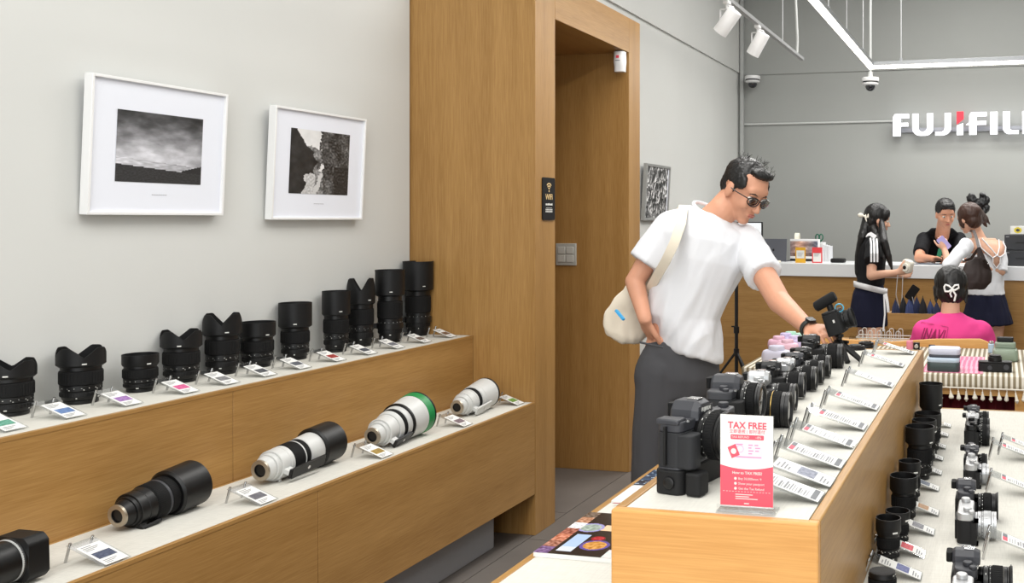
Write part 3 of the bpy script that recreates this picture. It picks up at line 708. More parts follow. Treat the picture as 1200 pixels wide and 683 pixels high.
# ---------------------------------------------------------------- lens row right of the island box
G3 = 'lenses standing in a row right of the island box'
RT = [(1034, 702, 664, 31, 33, 'short', .16, 'short black lens nearest the camera, right of the island box'),
      (1041, 661, 602, 30, 27, 'round', .36, 'black lens with round hood, second nearest beside the island box'),
      (1052, 641, 594, 29, 26, 'round', .30, 'low black lens mostly hidden behind the second nearest lens by the island box'),
      (1059, 615, 553, 33, 29, 'round', .34, 'black lens with wide round hood, fourth along the island box side'),
      (1066, 590, 537, 26, 25, 'round', .3, 'slim black lens between two wide-hooded lenses along the island side'),
      (1077, 563, 496, 34, 29, 'round', .34, 'large black lens with wide deep hood, middle of the row along the island'),
      (1083, 547, 489, 29, 26, 'round', .3, 'black lens half hidden right behind the large wide-hooded one'),
      (1086, 534, 481, 31, 27, 'round', .36, 'black lens with round hood in front of the tallest lens of the row'),
      (1091, 524, 447, 27, 24, 'step', .40, 'tallest black lens at the far end of the row along the island')]
for i, (u, v, vt, hw_, bw_, kind, hf, lab) in enumerate(RT):
    p = at(u, v, ZL); s = (v - HV) / (EYE - ZL); r = bw_ / 2 / s; rh = hw_ / 2 / s
    d = Vector((p.x, p.y, 0)).normalized(); c = p + d * r * 0.75; c.x = max(c.x, IX1 + rh + 0.003)
    b_ = c.y; s2 = ray(u)[1] / b_
    zt = EYE - (vt - HV + rh * s2 * (vt - HV) / 1150.0 * 0.9) / s2
    standing_lens(lab, (c.x, c.y, ZL), zt - ZL, rh, r, kind, G3, hf, seed=i + 5)
# ---------------------------------------------------------------- cameras
def camera_thing(label, loc, sc=None, rz=0.0, group=None, **k):
    """mirrorless camera; local X points out of the lens, Y along its width (grip at -Y), Z up, origin under the middle of the body"""
    w, d, h = k.get('size', (0.13, 0.05, 0.085)); body = k.get('body', LEATHER); top = k.get('top', BLACK)
    lr, ll = k.get('lens', (0.032, 0.07)); lm = k.get('lm', BLACK); hump = k.get('hump', 0.018); gripd = k.get('grip', 0.022)
    vert = k.get('vert', 0.0); zl = vert + k.get('zl', h * 0.46); wid = k.get('hw', 0.036)
    t = thing(k.get('name', 'mirrorless_camera'), label, 'camera', loc, rz, group)
    RY = Matrix.Rotation(0, 4, 'Z')
    m = MB(); m.prism(rrect(d, w, min(d * 0.42, 0.014), 5), vert + 0.004, vert + h - 0.018); m.build('body', body, t, 0.001)
    m = MB(); m.prism(rrect(d - 0.001, w - 0.001, min(d * 0.40, 0.013), 5), vert, vert + 0.0039); m.build('base_plate', k.get('base', top), t, 0.0006)
    m = MB(); m.prism(rrect(d - 0.002, w - 0.002, min(d * 0.40, 0.013), 5), vert + h - 0.0179, vert + h); m.build('top_plate', top, t, 0.0025, 3)
    if gripd:
        m = MB(); m.prism(rrect(gripd * 2, 0.036, 0.012, 5, d / 2, -w / 2 + 0.020), vert + 0.002, vert + h - 0.02); m.build('grip', k.get('gripm', LEATHER), t, 0.003, 3)
    if hump:
        m = MB(); x0, x1 = -d / 2 - 0.004, d / 2 + 0.004; zz = vert + h
        rings = []
        for x, e in ((x0, .75), (x0 + .006, .95), (x1 - .012, 1), (x1, .8)):
            rings.append([Vector((x, y * e, z)) for y, z in ((-wid / 2, zz - .006), (wid / 2, zz - .006), (wid / 2 * .92, zz + hump * .45 * e), (wid / 2 * .55, zz + hump * e), (-wid / 2 * .55, zz + hump * e), (-wid / 2 * .92, zz + hump * .45 * e))])
        m.loft(rings); m.build('viewfinder', k.get('humpm', top), t, 0.0015, smooth=False)
        m = MB(); m.prism(rrect(0.012, 0.032, 0.005), vert + h - 0.004, vert + h + hump * .7, 0, Matrix.Translation((-d / 2 - 0.009, 0, 0))); m.build('eyecup', RUBBER, t, 0.001)
        m = MB(); m.box(-0.004, d / 2 - .006, -.009, .009, vert + h + hump, vert + h + hump + .0022); m.build('hot_shoe', CHROME if k.get('shoe', 1) else BLACK, t, 0.0006)
    dm = k.get('dial', top)
    for y, r, hh, xo in k.get('dials', ((-w * .30, .009, .008, .004), (-w * .44, .0065, .006, .014), (w * .33, .010, .009, -.002))):
        o_ = MB().lathe([(r - .0008, vert + h + .0001), (r, vert + h + .001), (r, vert + h + hh - .001), (r - .0012, vert + h + hh)], 24, 0, Matrix.Translation((xo, y, 0)))
        ribs(o_, vert + h + .001, vert + h + hh - .0015, r, 22, .0004, Matrix.Translation((xo, y, 0))); o_.build('dial', dm, t)
    MB().lathe([(.0035, vert + h), (.0035, vert + h + .004)], 16, 0, Matrix.Translation((d / 2 - .004 + gripd * .4, -w * .40, 0))).build('shutter_button', CHROME, t)
    m = MB(); m.box(-d / 2 - .005, -d / 2 - .0005, -w * .30, w * .28, vert + .008, vert + h - .022); m.build('rear_screen', BLACKP, t, 0.001)
    X = axisM((d / 2 - .001, k.get('ly', 0.0), zl), (1, 0, 0))
    m = MB(); bar(m, 0, ll * .16, lr * .86, lr * .9, M=X); bar(m, ll * .34, ll * .42, lr * .985, M=X); bar(m, ll * .78, ll * .9, lr * .985, M=X); bar(m, ll * .161, ll * .339, lr * .95, M=X); m.build('lens_barrel', lm, t); 
    m = MB(); bar(m, ll * .42, ll * .775, lr, M=X); ribs(m, ll * .45, ll * .75, lr, 48, .0006, X); m.build('focus_ring', k.get('rm', RUBBER if lm is BLACK else lm), t)
    m = MB(); m.lathe([(lr * .985, ll * .9), (lr * .99, ll), (lr * .86, ll), (lr * .80, ll * .94), (lr * .80, ll * .905)], 44, 0, X, closed=True); m.build('front_rim', lm, t)
    m = MB(); rr = lr * .79; m.lathe([(rr, ll * .905), (rr, ll * .92), (rr * .8, ll * .945), (rr * .5, ll * .965), (.0005, ll * .97)], 36, 0, X); m.build('front_glass', GLASS, t)
    m = MB(); ticks(m, ll * .38, lr * .985, 20, X, h=.0014, w=.0008); ticks(m, ll * .25, lr * .95, 9, X, h=.002, w=.0012); m.build('lens_marks', WHITEINK if lm is BLACK else DARKINK, t, smooth=False)
    if k.get('hood'):
        m = MB(); hood(m, ll * .92, ll * .92 + k['hood'], lr * 1.12, M=X, r0=lr * .96, petal=k.get('petal', 0), a0=.78); m.build('lens_hood', BLACKP, t)
    if k.get('cap'): m = MB(); bar(m, ll * .97, ll * 1.0 + .004, lr * .93, M=X); m.build('lens_cap', BLACKP, t)
    if vert:
        m = MB(); m.prism(rrect(d + 0.004, w + 0.004, 0.014, 5), 0, vert - .0006); m.build('battery_grip', LEATHER, t, 0.003, 3)
        q = Matrix.Translation((.004, -w / 2 - .002, vert * .5)) @ Matrix.Rotation(PI/2, 4, 'X')
        o_ = MB().lathe([(.010, -0.002), (.010, .003), (.0085, .004)], 24, 0, q); ribs(o_, 0, .003, .010, 20, .0005, q); o_.build('grip_dial', BLACK, t)
    return t
def place_cam(label, u, v, z, group, dx=0.0, yshift=0.065, **k):
    """u, v: foot of the near end of the body"""
    p = at(u, v, z); return camera_thing(label, (p.x + dx, p.y + k.get('size', (0.13,))[0] / 2, z - 0.001 if z == ZI else z), group=group, **k)
GLEATH = mat('grey_leatherette', (34, 35, 38), 0.6, spec=0.4, bump=0.6, bscale=1100)
GC = 'cameras standing in a row on the island box'
# the big medium-format camera with its built-in vertical grip, nearest
p = at(793, 580, ZI)
big = camera_thing('large dark grey camera with deep vertical grip, nearest on the island box', (p.x, p.y + 0.078, ZI - 0.001), rz=math.radians(-12), group=GC, size=(0.156, 0.050, 0.080), vert=0.042, body=GLEATH, top=GUN, gripm=GLEATH,
             lens=(0.042, 0.052), hump=0.027, hw=0.062, grip=0.022, zl=0.048, dials=((-.056, .010, .004, .008), (.05, .011, .005, 0)), humpm=GUN, name='medium_format_camera')
m = MB(); m.box(-.006, -.001, -.085, -.0781, .050, .115); m.build('side_door', LEATHER, big, 0.001)
m = MB(); m.box(-.024, .020, -.0782, -.050, .116, .1265, 0, Matrix.Rotation(0, 4, 'Y')); m.build('shoulder_plate', GUN, big, 0.003)
m = MB(); m.prism(rrect(.030, .036, .008, 5, .046, -.060), 0.002, .040); m.build('lower_grip', LEATHER, big, 0.004, 3)
m = MB(); m.box(.0285, .0300, -.024, .024, .128, .140); m.build('name_plate', GUN, big); 
g = MB(); q = Matrix.Translation((.0302, -.000, .134)) @ Matrix.Rotation(PI/2, 4, 'Z') @ Matrix.Rotation(PI/2, 4, 'X'); text_mesh('FUJIFILM', .0085, q, g, 0, .0004, bold=.0003); g.build('lettering', WHITEINK, big, smooth=False)
def by_lens(label, u, v, group, **k):
    """u, v: right-hand bottom point of the front rim"""
    sz = k['size']; lr, ll = k['lens']; vert = k.get('vert', 0); zl = vert + k.get('zl', sz[2] * .46); zb = max(ZI, ZI + zl - lr)
    p = at(u, v, zb); return camera_thing(label, (p.x - sz[1] / 2 - ll + .003, p.y, ZI - .001), group=group, **k)
p = at(834, 549, ZI)
camera_thing('black camera half hidden behind the large dark grey camera and the TAX FREE sign', (p.x, p.y + 0.052, ZI - 0.001), group=GC, size=(0.100, 0.040, 0.100), lens=(0.034, 0.035), top=GUN, hump=0, grip=.010)
by_lens('dark grey camera with hump viewfinder and battery grip, directly behind the TAX FREE sign', 893, 490, GC, size=(0.142, 0.056, 0.084), vert=.028, top=GUN, lens=(0.037, 0.050), zl=.056, hump=.026, hw=.05, grip=.022, humpm=GUN, body=GLEATH)
RW = [ # u, v of the front rim, body size, top, lens r, l, label, hump
 (925, 500, (0.13, .048, .082), BLACK, (.040, .085), 'black camera with fat zoom lens ringed in gold, right of the dark grey hump camera', .0),
 (932, 481, (0.125, .046, .080), SILVER, (.0325, .070), 'silver-topped camera, nearest of the two bright silver ones', .018),
 (942, 465.5, (0.105, .046, .080), BLACK, (.0325, .068), 'black camera between the two bright silver-topped cameras', .016),
 (956, 457, (0.098, .044, .076), SILVER, (.0320, .064), 'silver-topped camera, further of the two bright silver ones', .012),
 (964, 449, (0.105, .044, .076), GUN, (.0320, .062), 'charcoal-topped camera just behind the further silver one', .012),
 (972, 441.5, (0.098, .044, .076), BLACK, (.0320, .060), 'black camera just in front of the camera next to the table tripod', .012),
 (987, 431, (0.120, .050, .084), BLACK, (.038, .078), 'tall black camera with wide lens beside the table tripod', .018)]
GOLD = mat('gold_ring', (190, 160, 90), 0.3, 0.8)
for i, (u, v, sz, top, ln, lab, hp) in enumerate(RW):
    o = by_lens(lab, u, v, GC, rz=math.radians(3), size=sz, top=top, humpm=top, lens=ln, hump=hp, dial=SILVER if top is SILVER else BLACK, base=top)
    if i == 0: m = MB(); X = axisM((.023, 0, .082 * .46), (1, 0, 0)); bar(m, .045, .0465, .0412, c=.0003, M=X); m.build('gold_ring', GOLD, o)

# camera with microphone on the small table tripod
tp = at(988, 421, ZI); 
tr = thing('table_tripod', 'small black table tripod with splayed legs on the island box', 'tripod', (tp.x - .01, tp.y - .02, ZI - .001))
hub = Vector((0, 0, .058))
for ang, ex in ((-62, .085), (-12, .075), (150, .07)):
    a = math.radians(ang); e = Vector((math.cos(a) * ex, math.sin(a) * ex, .006)); m = MB()
    m.tube([hub + Vector((math.cos(a), math.sin(a), 0)) * .008, e], [.012, .009], 8); m.build('leg', BLACKP, tr)
m = MB(); m.lathe([(.014, .044), (.017, .048), (.017, .064), (.010, .068), (.010, .076), (.015, .078), (.015, .086)], 24); m.build('ball_head', BLACK, tr)
m = MB(); m.tube([(.012, 0, .062), (.032, -.01, .062)], .005, 10); m.build('lock_knob', BLACK, tr)
tz = ZI + .086
vc = thing('vlogging_camera', 'black camera tilted on the table tripod, held by the man in white', 'camera', (tp.x - .010, tp.y - .02, tz), 0)
Q = Matrix.Rotation(math.radians(8), 4, 'Y') @ Matrix.Rotation(math.radians(-10), 4, 'Z') @ Matrix.Rotation(math.radians(-9), 4, 'X')
QB = Matrix.Rotation(math.radians(-19), 4, 'Y')
m = MB(); m.prism(rrect(.056, .110, .012, 5), .002, .074, 0, QB); m.build('body', LEATHER, vc, .002)
m = MB(); m.prism(rrect(.054, .108, .011, 5), .0741, .082, 0, QB); m.build('top_plate', BLACK, vc, .002)
X = QB @ axisM((.024, 0, .038), (1, 0, 0)); m = MB(); bar(m, 0, .012, .027, M=X); bar(m, .0121, .028, .030, M=X); ribs(m, .014, .026, .030, 40, .0006, X); m.build('lens_barrel', BLACK, vc)
m = MB(); hood(m, .028, .040, .033, M=X, r0=.030); m.build('lens_hood', BLACKP, vc)
m = MB(); m.tube([QB @ Vector((0, 0, .082)), QB @ Vector((0, 0, .100))], .011, 12); m.build('shock_mount', BLACKP, vc)
m = MB(); X = QB @ Matrix.Translation((-.006, 0, .116)) @ Matrix.Rotation(math.radians(78), 4, 'Y'); m.lathe([(.010, -.045), (.017, -.040), (.018, -.015), (.018, .030), (.014, .036)], 22, 0, X); m.build('microphone', mat('foam_black', (14, 14, 15), .95, bump=.8, bscale=900), vc)
m = MB(); m.tube([QB @ Vector((.018, -.012, .086)) + Vector((.014 * (1 - math.cos(t)), -.004, .013 * math.sin(t))) for t in [PI * 2 * k / 16 for k in range(17)]], .0022, 8); m.build('blue_ring', mat('sky_blue', (70, 160, 190), .4), vc)
m = MB(); m.box(.004, .010, -.0565, -.054, .042, .052, 0, QB); m.build('white_mark', WHITEINK, vc)

# dark lens caps and small lenses at the far end of the island box
for i, (u, v, r, h, lab) in enumerate([(1003, 409, .035, .014, 'flat black pancake lens at the far end of the island box, left one'), (1015, 407, .030, .020, 'taller flat black lens right of the left pancake lens')]):
    p = at(u, v, ZI); t = thing('pancake_lens', lab, 'camera lens', (p.x, p.y, ZI - .001), 0, 'flat black lenses at the far end of the island box'); m = MB(); bar(m, 0, h * .5, r, M=None); bar(m, h * .5 + .0002, h, r * .92); m.build('barrel', BLACK, t)
    m = MB(); bar(m, h + .0001, h + .003, r * .7); m.build('front_glass', GLASS, t)

GR = 'cameras standing in a row on the right side of the low table'
RC = [ # u of foot centre, v, size, body top, lens r, l, lens mat, label
 (1126, 754, (0.118, .040, .078), SILVER, (.030, .05), BLACK, 'silver-topped camera cut off by the bottom edge of the picture', 0, .0),
 (1131, 718, (0.125, .045, .080), GUN, (.0325, .062), BLACK, 'black camera with raised viewfinder just behind the silver-topped one at the bottom edge', .020, .004),
 (1131, 640, (0.118, .038, .073), SILVER, (.0305, .050), SILVER, 'silver-topped black camera with a large silver lens, right of the lens row', 0, 0),
 (1131, 617, (0.125, .040, .080), GUN, (.029, .054), BLACK, 'black camera with hump viewfinder right behind the one with the large silver lens', .018, .008),
 (1138, 573, (0.112, .034, .066), SILVER, (.027, .030), SILVER, 'small silver-topped camera with short silver lens, middle of the right row', 0, 0),
 (1138, 560, (0.100, .034, .072), GUN, (.026, .028), BLACK, 'black camera with short lens behind the small silver-lens camera', .010, 0),
 (1138, 525, (0.105, .036, .072), BLACK, (.034, .040), BLACK, 'black camera with wide black lens, third from the far end of the right row', .0, 0),
 (1139, 516.5, (0.105, .036, .072), SILVER, (.034, .040), BLACK, 'silver-topped camera with wide black lens, second from the far end', .010, 0),
 (1140, 508, (0.105, .036, .074), GUN, (.034, .036), BLACK, 'black camera at the far end of the right row', .012, 0)]
for i, (u, v, sz, top, ln, lm, lab, hp, hd) in enumerate(RC):
    w = sz[0]; p = at(u, v, ZL)
    yc = p.y + w / 2
    camera_thing(lab, (p.x, yc, ZL), size=sz, top=top, humpm=top, lens=ln, lm=lm, hump=hp, grip=.006, group=GR, base=SILVER if top is SILVER else BLACK, hood=hd, dial=top)

# ---------------------------------------------------------------- TAX FREE sign in its acrylic stand
sp = at(875, 600, ZI); sg = thing('tax_free_sign', 'small pink and white TAX FREE card in a clear acrylic stand on the island box', 'sign', (sp.x, sp.y, ZI - .001), math.radians(1))
sw_, shh = .0865, .148
MB().box(-sw_/2 - .004, sw_/2 + .004, -.012, .03, 0, .0035).box(-sw_/2 - .004, sw_/2 + .004, -.006, -.004, .0035, .012).build('clear_base', ACRYL, sg, .0006)
MB().box(-sw_/2, sw_/2, .0013, .0024, .0036, .006 + shh).build('clear_plate', ACRYL, sg)
SM = Matrix.Translation((0, -.0005, .010 + shh / 2)) @ Matrix.Rotation(PI/2, 4, 'X')
MB().box(-sw_/2 + .0005, sw_/2 - .0005, -.0005, .0012, .0085, .006 + shh - .0005).build('card', PAPER, sg)
CM = Matrix.Translation((0, -.00055, .007 + shh / 2)) @ Matrix.Rotation(PI/2, 4, 'X')
hw = sw_/2 - .0006; cut = -.0125
m = MB(); poly = [(-hw, -shh/2 + .004), (hw, -shh/2 + .004)] + [(hw - 2 * hw * k / 12, cut + .006 * (abs(k - 6) / 6) ** 2) for k in range(13)]
m.prism(poly, 0, .0003, 0, CM); m.prism(rrect(.054, .0075, .0015, cx=.001, cy=.038), 0, .0003, 0, CM)
text_mesh('TAX FREE', .0145, CM @ Matrix.Translation((.001, .056, .0002)), m, 0, .0002, bold=.0004)
text_mesh('立即退税 | 即时退付', .0066, CM @ Matrix.Translation((.001, .0465, .0002)), m, 0, .0002)
m.prism([(-.031, .021), (-.018, .027), (-.011, .010), (-.024, .004)], 0, .0006, 0, CM)
m.build('coral_print', REDINK, sg, smooth=False)
PINKL = mat('pale_pink_ink', (216, 140, 176), .6)
m = MB(); m.box(-.020, .026, .004, .0298, 0, .00035, 0, CM).build('passport_page', mat('page_white', (224, 208, 220), .6), sg, smooth=False)
m = MB()
for x0, x1, y in ((-.017, -.006, .0265), (.003, .010, .026), (.013, .019, .026), (.003, .008, .0215), (.014, .022, .0215), (.003, .011, .017), (.014, .020, .017), (.003, .009, .0125), (-.017, .024, .0070)):
    m.box(x0, x1, y - .0009, y + .0009, 0, .0005, 0, CM)
m.lathe([(.0058, 0), (.0058, .0005), (.0052, .0005), (.0052, 0)], 20, 0, CM @ Matrix.Translation((-.0105, .0195, 0)), closed=True)
m.build('pale_pink_print', PINKL, sg, smooth=False)
m = MB()
text_mesh('TAX REFUND', .0048, CM @ Matrix.Translation((-.010, .038, .0005)), m, 0, .0001); text_mesh('~8%', .0055, CM @ Matrix.Translation((.019, .038, .0005)), m, 0, .0001)
text_mesh('How to TAX FREE?', .0060, CM @ Matrix.Translation((.001, -.0185, .0005)), m, 0, .0001, bold=.0001)
for k, s_ in enumerate(('Buy 30,000won ↑', 'Show your passport', 'Get the Tax Refund')):
    text_mesh(s_, .0052, CM @ Matrix.Translation((-.0135, -.0275 - k * .0078, .0005)), m, 0, .0001, align='LEFT'); m.lathe([(.0022, .0003), (.0022, .0006)], 14, 0, CM @ Matrix.Translation((-.018, -.0275 - k * .0078, 0)))
for k in range(16): m.box(-.038 + k * .0049, -.0355 + k * .0049, -.0482, -.0476, .0002, .0006, 0, CM)
for k, x1 in enumerate((.010, .004, .018)): m.box(-.018, x1, -.0530 - k * .0033, -.0518 - k * .0033, .0002, .0006, 0, CM)
m.box(-.004, .004, -.0672, -.0656, .0002, .0006, 0, CM)
m.lathe([(.0045, .0006), (.0045, .0008)], 18, 0, CM @ Matrix.Translation((-.021, .0155, 0)))
m.build('white_lettering', WHITEINK, sg, smooth=False)

# ---------------------------------------------------------------- magazines on the left strip of the low table
def collage(u, v):
    X, Y = u * .385, v * .30; n = nz(X * 120, Y * 120, 3)
    if X < .034:
        cs = [(110, 84, 130), (150, 100, 84), (190, 120, 96), (150, 90, 76), (228, 228, 230), (176, 130, 104), (104, 90, 80)]
        return tuple(max(0, min(255, x + 70 * n)) for x in cs[int(v * 6.99)])
    if .044 < X < .080 and .02 < Y < .135: return (206, 214, 228) if Y < .05 else (170, 194, 228)
    def circ(cx, cy, r, ring, inn):
        d = math.hypot(X - cx, Y - cy)
        return (ring if d > r * .78 else tuple(max(0, min(255, c + 60 * n)) for c in inn)) if d < r else None
    for c in ((.055, .185, .032, (150, 146, 200), (150, 166, 156)), (.115, .070, .034, (92, 78, 150), (196, 140, 70)), (.104, .115, .016, (140, 24, 40), (170, 40, 50))):
        q = circ(*c)
        if q: return q
    if .085 < X < .125 and .17 < Y < .21: return (232, 196, 160)
    if .10 < X < .20 and Y > .235: return (80 + 60 * n, 76, 80)
    if X > .16 and Y < .05: return (220 + 30 * n, 220, 220)
    if X > .20: return tuple(max(0, min(255, x + 90 * n)) for x in (100, 84, 90))
    return tuple(x + 10 * n for x in (30, 27, 29))
def blueprint(u, v):
    n = fb(u * 6, v * 6, 7); return (40 + 40 * n, 66 + 50 * n, 92 + 60 * n) if nz(u * 30, v * 30, 5) < .45 else (190, 205, 215)
mg = []
def booklet(name, lab, x0, x1, y0, y1, th, fn, nx, ny, edge=PAPER):
    t = thing(name, lab, 'magazine', ((x0 + x1) / 2, (y0 + y1) / 2, ZL), 0, 'printed booklets on the low table')
    w, d = x1 - x0, y1 - y0
    MB().box(-w/2, w/2, -d/2, d/2, 0, th).build('pages', edge, t, .0008)
    if fn: picture('cover_print', w, d, nx, ny, fn, Matrix.Translation((0, 0, th)), t, GLOSSPRINT)
    return t
q0 = at(622, 652, ZL); q1 = at(694, 604, ZL)
booklet('magazine', 'open black photo magazine with round colourful pictures, lying left of the island box', -.992, IX0 - .006, q0.y, q0.y + .30, .010, collage, 150, 120)
q0 = at(712, 586, ZL); q1 = at(735, 569.5, ZL)
tw = booklet('booklet', 'white booklet with a thin red edge on the low table', -.985, IX0 - .03, q0.y - .02, q1.y - .012, .006, None, 1, 1)
MB().box(-.16, .16, -.0965, -.0915, .006, .0066).build('red_edge', mat('crimson', (150, 30, 60), .5), tw)
tw.location.y += 0
booklet('booklet', 'dark blue patterned booklet behind the white one on the low table', -.985, IX0 - .03, q1.y - .005, q1.y + .16, .006, blueprint, 60, 40)
# ---------------------------------------------------------------- wall sign of separate raised letters
SIGNW = mat('lit_white_letter', (246, 246, 252), 0.4, emit=0.55); SIGNR = mat('lit_red_letter', (225, 20, 50), 0.4, emit=0.35)
SIGNS = mat('letter_return', (150, 152, 158), 0.4)
YS = YB - 0.10
pA = ony(1047, 160, YS); pB = ony(1166.5, 131.5, YS)
sg2 = thing('wall_sign', 'large white raised FUJIFILM letters with red accent on the grey back wall', 'sign', (pA.x, YS, pA.z))
HH = pB.z - pA.z; SC = HH
pxm = (ray(1166.5)[0] / (ray(1166.5)[1] / YS) - pA.x) / 119.5            # metres per picture column along the sign
def sx(px): return (px - 1047) * pxm
def letter(name, polys, m):
    mb = MB(); R_ = Matrix.Rotation(PI/2, 4, 'X')
    for pl in polys: mb.prism([(sx(x), y * HH) for x, y in pl], 0, .05, 0, R_)
    o = mb.build(name, [m], sg2, 0, smooth=False); return o
def strokes_curve(x0, x1, top, w, left=True, right=True, r=.36):
    """U / J bowls as a thick stroke outline"""
    out = []; inn = []; n = 10
    cx0, cx1 = x0 + r * 19, x1 - r * 19
    return out
F1 = [(1047, 0), (1047, .86), (1049, 1), (1066, 1), (1066, .82), (1056, .82), (1056, .60), (1065, .60), (1065, .44), (1056, .44), (1056, 0)]
letter('letter', [F1], SIGNW)
def U(x0, x1, w, hook=None):
    n = 8; rO = 9.5; rI = rO - w * .62; pts = []; H1 = rO / 28.5; Hi = H1; wv = .18
    pts += [(x0, 1), (x0, H1)] + [(x0 + rO - rO * math.cos(t), H1 - H1 * math.sin(t)) for t in [PI/2 * k / n for k in range(1, n + 1)]]
    pts += [(x1 - rO + rO * math.sin(t), H1 - H1 * math.cos(t)) for t in [PI/2 * k / n for k in range(0, n + 1)]]
    pts += [(x1, 1), (x1 - w, 1), (x1 - w, H1)]
    ri = max(.5, (x1 - x0) / 2 - w); cx = (x0 + x1) / 2
    pts += [(cx + ri * math.cos(t), H1 - (H1 - wv) * math.sin(t)) for t in [PI * k / n for k in range(1, n)]]
    pts += [(x0 + w, H1), (x0 + w, 1)]
    return pts
letter('letter', [U(1070, 1094.5, 7.3)], SIGNW)
J = [(1097, 0), (1097, .16), (1104, .16)] + [(1104 + 4 * math.sin(t), .34 - .18 * math.cos(t)) for t in [PI/2 * k / 6 for k in range(0, 7)]] + [(1108, 1), (1115.5, 1), (1115.5, .34)] + \
    [(1105.5 + 10 * math.cos(t), .34 - .34 * math.sin(t)) for t in [PI/2 * k / 8 for k in range(1, 9)]]
letter('letter', [J], SIGNW)
letter('letter', [[(1122, 0), (1122, .42), (1129.5, .52), (1129.5, 0)]], SIGNW)
letter('red_accent', [[(1122, .48), (1122, 1.05), (1130, 1.05), (1130, .72)]], SIGNR)
F2 = [(1136.5, 0), (1136.5, .44), (1132.5, .44), (1136.5, .56), (1136.5, .86), (1138.5, 1.0), (1156.5, 1.0), (1156.5, .82), (1145, .82), (1145, .60), (1156, .60), (1156, .44), (1145, .44), (1145, 0)]
letter('letter', [F2], SIGNW)
letter('letter', [[(1160.5, 0), (1160.5, 1), (1169, 1), (1169, 0)]], SIGNW)
Lp_ = [(1175, 1), (1175, .3)] + [(1182 - 7 * math.cos(t), .3 - .3 * math.sin(t)) for t in [PI/2 * k / 6 for k in range(1, 7)]] + [(1193, 0), (1193, .16), (1186, .16), (1183, .22), (1183, 1)]
letter('letter', [Lp_], SIGNW)
letter('letter', [[(1197, 0), (1197, 1), (1206, 1), (1212, .45), (1218, 1), (1227, 1), (1227, 0), (1219, 0), (1219, .6), (1214, .15), (1210, .15), (1205, .6), (1205, 0)]], SIGNW)
m = MB(); m.box(-.02, sx(1230), .055, .065, HH * .26, HH * .34).box(.02, sx(1228), .062, .098, HH * .2, HH * .4); m.build('back_rail', SIGNS, sg2)

# ---------------------------------------------------------------- hanging tubes, track spotlights, dome cameras
LEDM = mat('led_diffuser', (255, 250, 240), 0.5, emit=5.0)
ALU = mat('brushed_aluminium', (150, 152, 154), 0.35, 0.7)
ZLED = 2.80
pc = at(1021, 79, ZLED)
def ledbar(lab, x0, x1, y0, y1, posts):
    t = thing('hanging_linear_lamp', lab, 'ceiling lamp', ((x0 + x1) / 2, (y0 + y1) / 2, ZLED), 0, 'hanging linear lamps')
    o = t.location; w = .022
    if x1 - x0 > y1 - y0: b = (x0 - o.x, x1 - o.x, -w, w)
    else: b = (-w, w, y0 - o.y, y1 - o.y)
    B(*b, 0.012, 0.05).build('housing', ALU, t, .002); B(*b, -.012, .0118).build('diffuser', LEDM, t)
    for px, py in posts:
        MB().tube([(px - o.x, py - o.y, .05), (px - o.x, py - o.y, ZC - ZLED)], .0035, 6).build('suspension_wire', mat('wire_grey', (205, 206, 208), .4), t)
        B(px - o.x - .012, px - o.x + .012, py - o.y - .012, py - o.y + .012, .05, .075).build('wire_clip', ALU, t)
ledbar('long glowing linear lamp running from the shop front towards the back wall', pc.x - .022, pc.x + .022, .6, pc.y - .03, [(pc.x, y) for y in (1.5, 3.5, 5.6, 6.6, 7.4, 8.3)])
ledbar('long glowing linear lamp hung across the room in front of the sign', pc.x - .022, 3.0, pc.y - .022, pc.y + .022, [(x, pc.y) for x in (ony(1056, 60, pc.y).x, 1.4, 2.6)])
# track
pt = at(940, 71, 2.8); XTR = pt.x
trk = thing('lighting_track', 'thin grey ceiling lighting track carrying white spotlights', 'light track', (XTR, 6.0, 2.8))
B(-.017, .017, -4.5, pt.y - 6.0, 0, .026).build('rail', mat('track_grey', (160, 161, 162), .35), trk, .002)
for v_, yy in ((0, 7.55), (0, 6.0), (0, 3.0)):
    MB().tube([(0, yy - 6.0, .026), (0, yy - 6.0, ZC - 2.8)], .004, 6).build('suspension_wire', mat('wire_grey'), trk)
MB().tube([(0, pt.y - 6.22, .02), (.004, pt.y - 6.22, .15), (-.012, pt.y - 6.22, .5), (0, pt.y - 6.22, ZC - 2.8)], .011, 10).build('power_conduit', mat('duct_pale'), trk)
def spot(lab, u, y, aim):
    t = thing('track_spotlight', lab, 'spotlight', (XTR, y, 2.8), 0, 'white spotlights on the lighting track')
    B(-.018, .018, -.035, .035, -.022, -.0005).build('adapter', WHITEM, t, .003)
    MB().tube([(0, 0, -.02), (0, 0, -.05)], .009, 10).box(-.045, -.041, -.014, .014, -.15, -.05).box(-.045, .02, -.014, .014, -.054, -.050).build('bracket', WHITEM, t)
    X = axisM((0.0, 0.01, -.13), aim)
    m = MB(); m.lathe([(.046, -.085), (.048, -.08), (.048, .085), (.043, .085), (.041, .03), (.001, .03)], 32, 0, X); m.build('lamp_head', WHITEM, t)
    m = MB(); m.tube([(.01, .0, -.03), (.04, .0, -.04), (.055, 0, -.07), (.03, 0, -.10)], .004, 8); m.build('cable', WHITEM, t)
    return t
ps = at(852, 2, 2.8)
spot('white track spotlight nearer the portal, aimed down to the left', 852, onx(852, 0, XTR).y, (-.62, .15, -.72))
spot('white track spotlight further along, above the dome security camera', 888, onx(888, 36, XTR).y, (-.50, .15, -.78))
